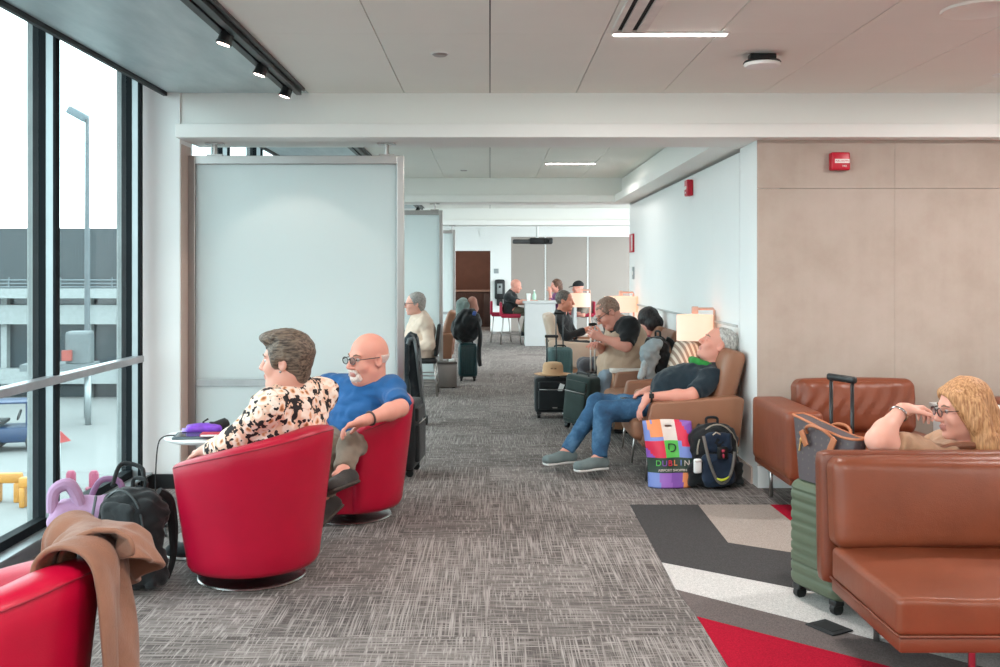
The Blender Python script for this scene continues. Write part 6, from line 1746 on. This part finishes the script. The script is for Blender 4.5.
S.cap(ne + fw * 0.02, J['HL'](0, 0, -0.08), 0.068, 0.11, k=0.01, op='-')
for (a_, b_) in (('lsh', 'lel'), ('rsh', 'rel')): S.cap(np.array(J[a_]) + sd * (0.05 if a_ == 'lsh' else -0.05), J[b_], 0.075, 0.085, k=0.01, op='-')
S.out('vest', VEST, p, fold=(0.008, 16, 6))
hair(p, J, hair_mat('hair_reddish', '#77584a', '#a98b7b', (50, 50, 50)), [('e', (-0.018, 0, 0.034), (0.102, 0.082, 0.093))], [('e', (0.11, 0, 0.0), (0.085, 0.12, 0.085)), ('e', (0.03, 0, -0.09), (0.10, 0.12, 0.07)), ('e', (-0.005, 0.09, -0.02), (0.026, 0.028, 0.04)), ('e', (-0.005, -0.09, -0.02), (0.026, 0.028, 0.04))], 0.0085, (0.002, 60, 3))
glasses(p, J, DKFRAME)

# ---- dark-haired woman by the wall
J = dict(g=0.95, skin=SK['rosy'], top=cloth('pink_top', '#b5526f'), legs=cloth('grey_slacks', '#565459'), shoes=L['black2'], hs=1.08,
         pel=(1.48, 10.42, 0.52), neck=W(650, 338, 10.4), head=W(649, 321, 10.36), hf=(-0.6, 0.62, -0.5), hu=(-0.2, 0.2, 1),
         lsh=W(640, 347, 10.22), rsh=W(655, 346, 10.58), lel=(1.43, 10.15, 0.60), rel=(1.50, 10.72, 0.62), lwr=(1.24, 10.25, 0.58), rwr=(1.26, 10.6, 0.58),
         lkn=(1.02, 10.3, 0.52), rkn=(1.02, 10.52, 0.52), lan=(0.98, 10.3, 0.1), ran=(0.98, 10.52, 0.1), lto=(0.80, 10.3, 0.05), rto=(0.80, 10.52, 0.05), sleeve=1.8, seed=8)
p = person('person', 'woman with dark bobbed hair turned away, beside the white wall', (1.48, 10.42), J, 0.011, False)
hair(p, J, hair_mat('hair_black', '#151214', '#332b2b', (50, 50, 8)), [('e', (-0.012, 0, 0.036), (0.112, 0.098, 0.104)), ('e', (-0.045, 0, -0.045), (0.085, 0.102, 0.085))], [('e', (0.12, 0, -0.02), (0.07, 0.08, 0.10))], 0.010, (0.003, 50, 4))

# ---- man in black at the far lamp
J = dict(g=1.08, skin=SK['tan'], top=cloth('black_sweater', '#1d1e20', 0.9, 0.2), legs=cloth('black_jeans', '#26272b'), shoes=L['black2'], hs=1.12,
         pel=W(560, 347, 13.0), neck=W(561, 312, 13.02), head=W(565, 301, 12.98), hf=(0.93, -0.3, -0.08), hu=(0, 0, 1),
         lsh=W(566, 320, 13.2), rsh=W(556, 321, 12.83), lel=W(574, 335, 13.25), rel=W(567, 337, 12.72), lwr=W(586, 330, 13.1), rwr=W(587, 329, 12.85),
         lkn=W(593, 346, 13.1), rkn=W(592, 347, 12.85), lan=W(594, 377, 13.1), ran=W(594, 379, 12.85), lto=W(606, 381, 13.1), rto=W(606, 383, 12.85), sleeve=1.85, seed=6)
p = person('person', 'man in a black sweater facing right beside the glowing lamp', (0.92, 13.0), J, 0.011, False)
hair(p, J, hair_mat('hair_dark_grey', '#3f3936', '#7b716a', (50, 50, 50)), [('e', (-0.02, 0, 0.036), (0.103, 0.083, 0.095))], [('e', (0.11, 0, 0.0), (0.085, 0.12, 0.09)), ('e', (0.03, 0, -0.09), (0.10, 0.12, 0.07))], 0.010, (0.002, 60, 3))

# ---- older man in cream
J = dict(g=1.15, skin=SK['pale'], top=cloth('cream_jacket', '#dcc3b0', 0.9, 0.06), legs=cloth('grey_trousers', '#5c5a58'), shoes=L['black2'], hs=1.15,
         pel=(-0.84, 12.0, 0.54), neck=W(419, 315, 11.95), head=W(415, 304, 11.9), hf=(-0.98, -0.15, -0.05), hu=(0, 0, 1),
         lsh=W(425, 323, 11.76), rsh=W(416, 322, 12.2), lel=W(430, 344, 11.72), rel=W(410, 345, 12.2), lwr=W(412, 349, 11.75), rwr=W(398, 348, 12.0),
         lkn=(-1.28, 11.9, 0.54), rkn=(-1.28, 12.12, 0.54), lan=(-1.3, 11.9, 0.1), ran=(-1.3, 12.12, 0.1), lto=(-1.48, 11.9, 0.05), rto=(-1.48, 12.12, 0.05), sleeve=1.9, loose=0.024, belly=0.06, seed=9)
p = person('person', 'older man in a cream jacket facing left in front of the second frosted screen', (-0.86, 12.0), J, 0.0105, False)
hair(p, J, hair_mat('hair_grey_crop', '#7c7672', '#aba49e', (50, 50, 50)), [('e', (-0.02, 0, 0.036), (0.103, 0.083, 0.094)), ('e', (-0.06, 0, -0.02), (0.05, 0.07, 0.07))], [('e', (0.10, 0, 0.0), (0.09, 0.12, 0.095)), ('e', (0.03, 0, -0.09), (0.085, 0.12, 0.07))], 0.010, (0.002, 60, 3))
glasses(p, J, DKFRAME)
S = Solid(0.010); q = np.array(J['neck'])
for k_ in range(10):
    f_ = lambda t: q + J['fwd'] * math.cos(t) * 0.07 + J['side'] * math.sin(t) * 0.075 + J['up'] * 0.01
    S.cap(f_(2 * PI * k_ / 10), f_(2 * PI * (k_ + 1) / 10), 0.024, k=0.01)
S.out('collar', cloth('cream_collar', '#c9aa86', 0.9), p)

# ---- three at the far counter
J = dict(g=1.1, skin=SK['pink'], top=cloth('black_polo', '#25292b', 0.9, 0.2), legs=cloth('olive_shorts', '#5f5a4c'), shoes=L['black2'], hs=1.15,
         pel=(0.42, 20.5, 0.72), neck=W(512, 292, 20.5), head=W(516, 286, 20.45), hf=(0.93, -0.25, -0.25), hu=(0.2, 0, 1),
         lsh=W(510, 296, 20.75), rsh=W(508, 297, 20.25), lel=W(520, 303, 20.8), rel=W(518, 302, 20.2), lwr=W(533, 301, 20.5), rwr=W(533, 301, 20.15),
         lkn=(0.82, 20.65, 0.66), rkn=(0.82, 20.4, 0.66), lan=(0.72, 20.65, 0.26), ran=(0.72, 20.4, 0.26), lto=(0.9, 20.65, 0.20), rto=(0.9, 20.4, 0.20), sleeve=0.85, seed=3)
person('person', 'bald man in a black polo on a red stool, reaching over the far counter', (0.44, 20.5), J, 0.0125, False)
J = dict(g=1.0, skin=SK['rosy'], top=cloth('purple_top', '#7c4a78'), legs=cloth('dark_slacks', '#3a393f'), shoes=L['black2'], hs=1.12, bust=0.05,
         pel=(1.48, 21.0, 0.72), neck=W(558, 294, 20.9), head=W(556, 286, 20.85), hf=(-0.97, -0.1, -0.1), hu=(0, 0, 1),
         lsh=W(559, 299, 20.7), rsh=W(557, 299, 21.1), lel=W(551, 305, 20.6), rel=W(550, 305, 21.1), lwr=W(550, 292, 20.7), rwr=W(543, 303, 20.9),
         lkn=(1.15, 20.9, 0.66), rkn=(1.15, 21.1, 0.66), lan=(1.22, 20.9, 0.26), ran=(1.22, 21.1, 0.26), lto=(1.02, 20.9, 0.2), rto=(1.02, 21.1, 0.2), sleeve=1.5, seed=2)
p = person('person', 'brown-haired woman in a purple top leaning on the far counter', (1.5, 21.0), J, 0.0125, False)
hair(p, J, hair_mat('hair_brown', '#4c352c', '#7d5b49', (50, 50, 9)), [('e', (-0.02, 0, 0.036), (0.108, 0.090, 0.100)), ('c', (-0.06, 0, 0.0), (-0.07, 0, -0.13), 0.07, 0.055)], [('e', (0.115, 0, 0.0), (0.085, 0.10, 0.10))], 0.011, (0.003, 50, 4))
J = dict(g=1.15, skin=SK['pink'], top=cloth('grey_tan_shirt', '#8b8277'), legs=cloth('stone_trousers', '#77706a'), shoes=L['black2'], hs=1.15,
         pel=(2.02, 21.0, 0.70), neck=W(581, 297, 20.9), head=W(578, 288, 20.85), hf=(-0.97, -0.12, -0.15), hu=(0, 0, 1),
         lsh=W(585, 303, 20.65), rsh=W(579, 302, 21.15), lel=W(583, 315, 20.6), rel=W(574, 314, 21.2), lwr=W(572, 312, 20.7), rwr=W(568, 311, 21.1),
         lkn=(1.62, 20.9, 0.66), rkn=(1.62, 21.1, 0.66), lan=(1.70, 20.9, 0.26), ran=(1.70, 21.1, 0.26), lto=(1.5, 20.9, 0.2), rto=(1.5, 21.1, 0.2), sleeve=0.9, seed=5)
p = person('person', 'man in a black cap and a grey tan shirt at the far counter', (2.03, 21.0), J, 0.0125, False)
hair(p, J, mk('cap_black', '#191a1c', 0.8), [('e', (-0.012, 0, 0.050), (0.108, 0.090, 0.090))], [('h', (0, 0, 0.034), (0.12, 0, -1))], 0.010, None, name='cap')
b = B(); HLc = J['HL']; b.raw([HLc(0.085, -0.06, 0.05), HLc(0.16, -0.045, 0.042), HLc(0.175, 0, 0.042), HLc(0.16, 0.045, 0.042), HLc(0.085, 0.06, 0.05)], [(0, 1, 2, 3, 4)]); b.out('cap_brim', mk('cap_brim', '#141516', 0.8), p, world=True, smooth=False, mods=[('SOLIDIFY', dict(thickness=0.012, offset=0))])
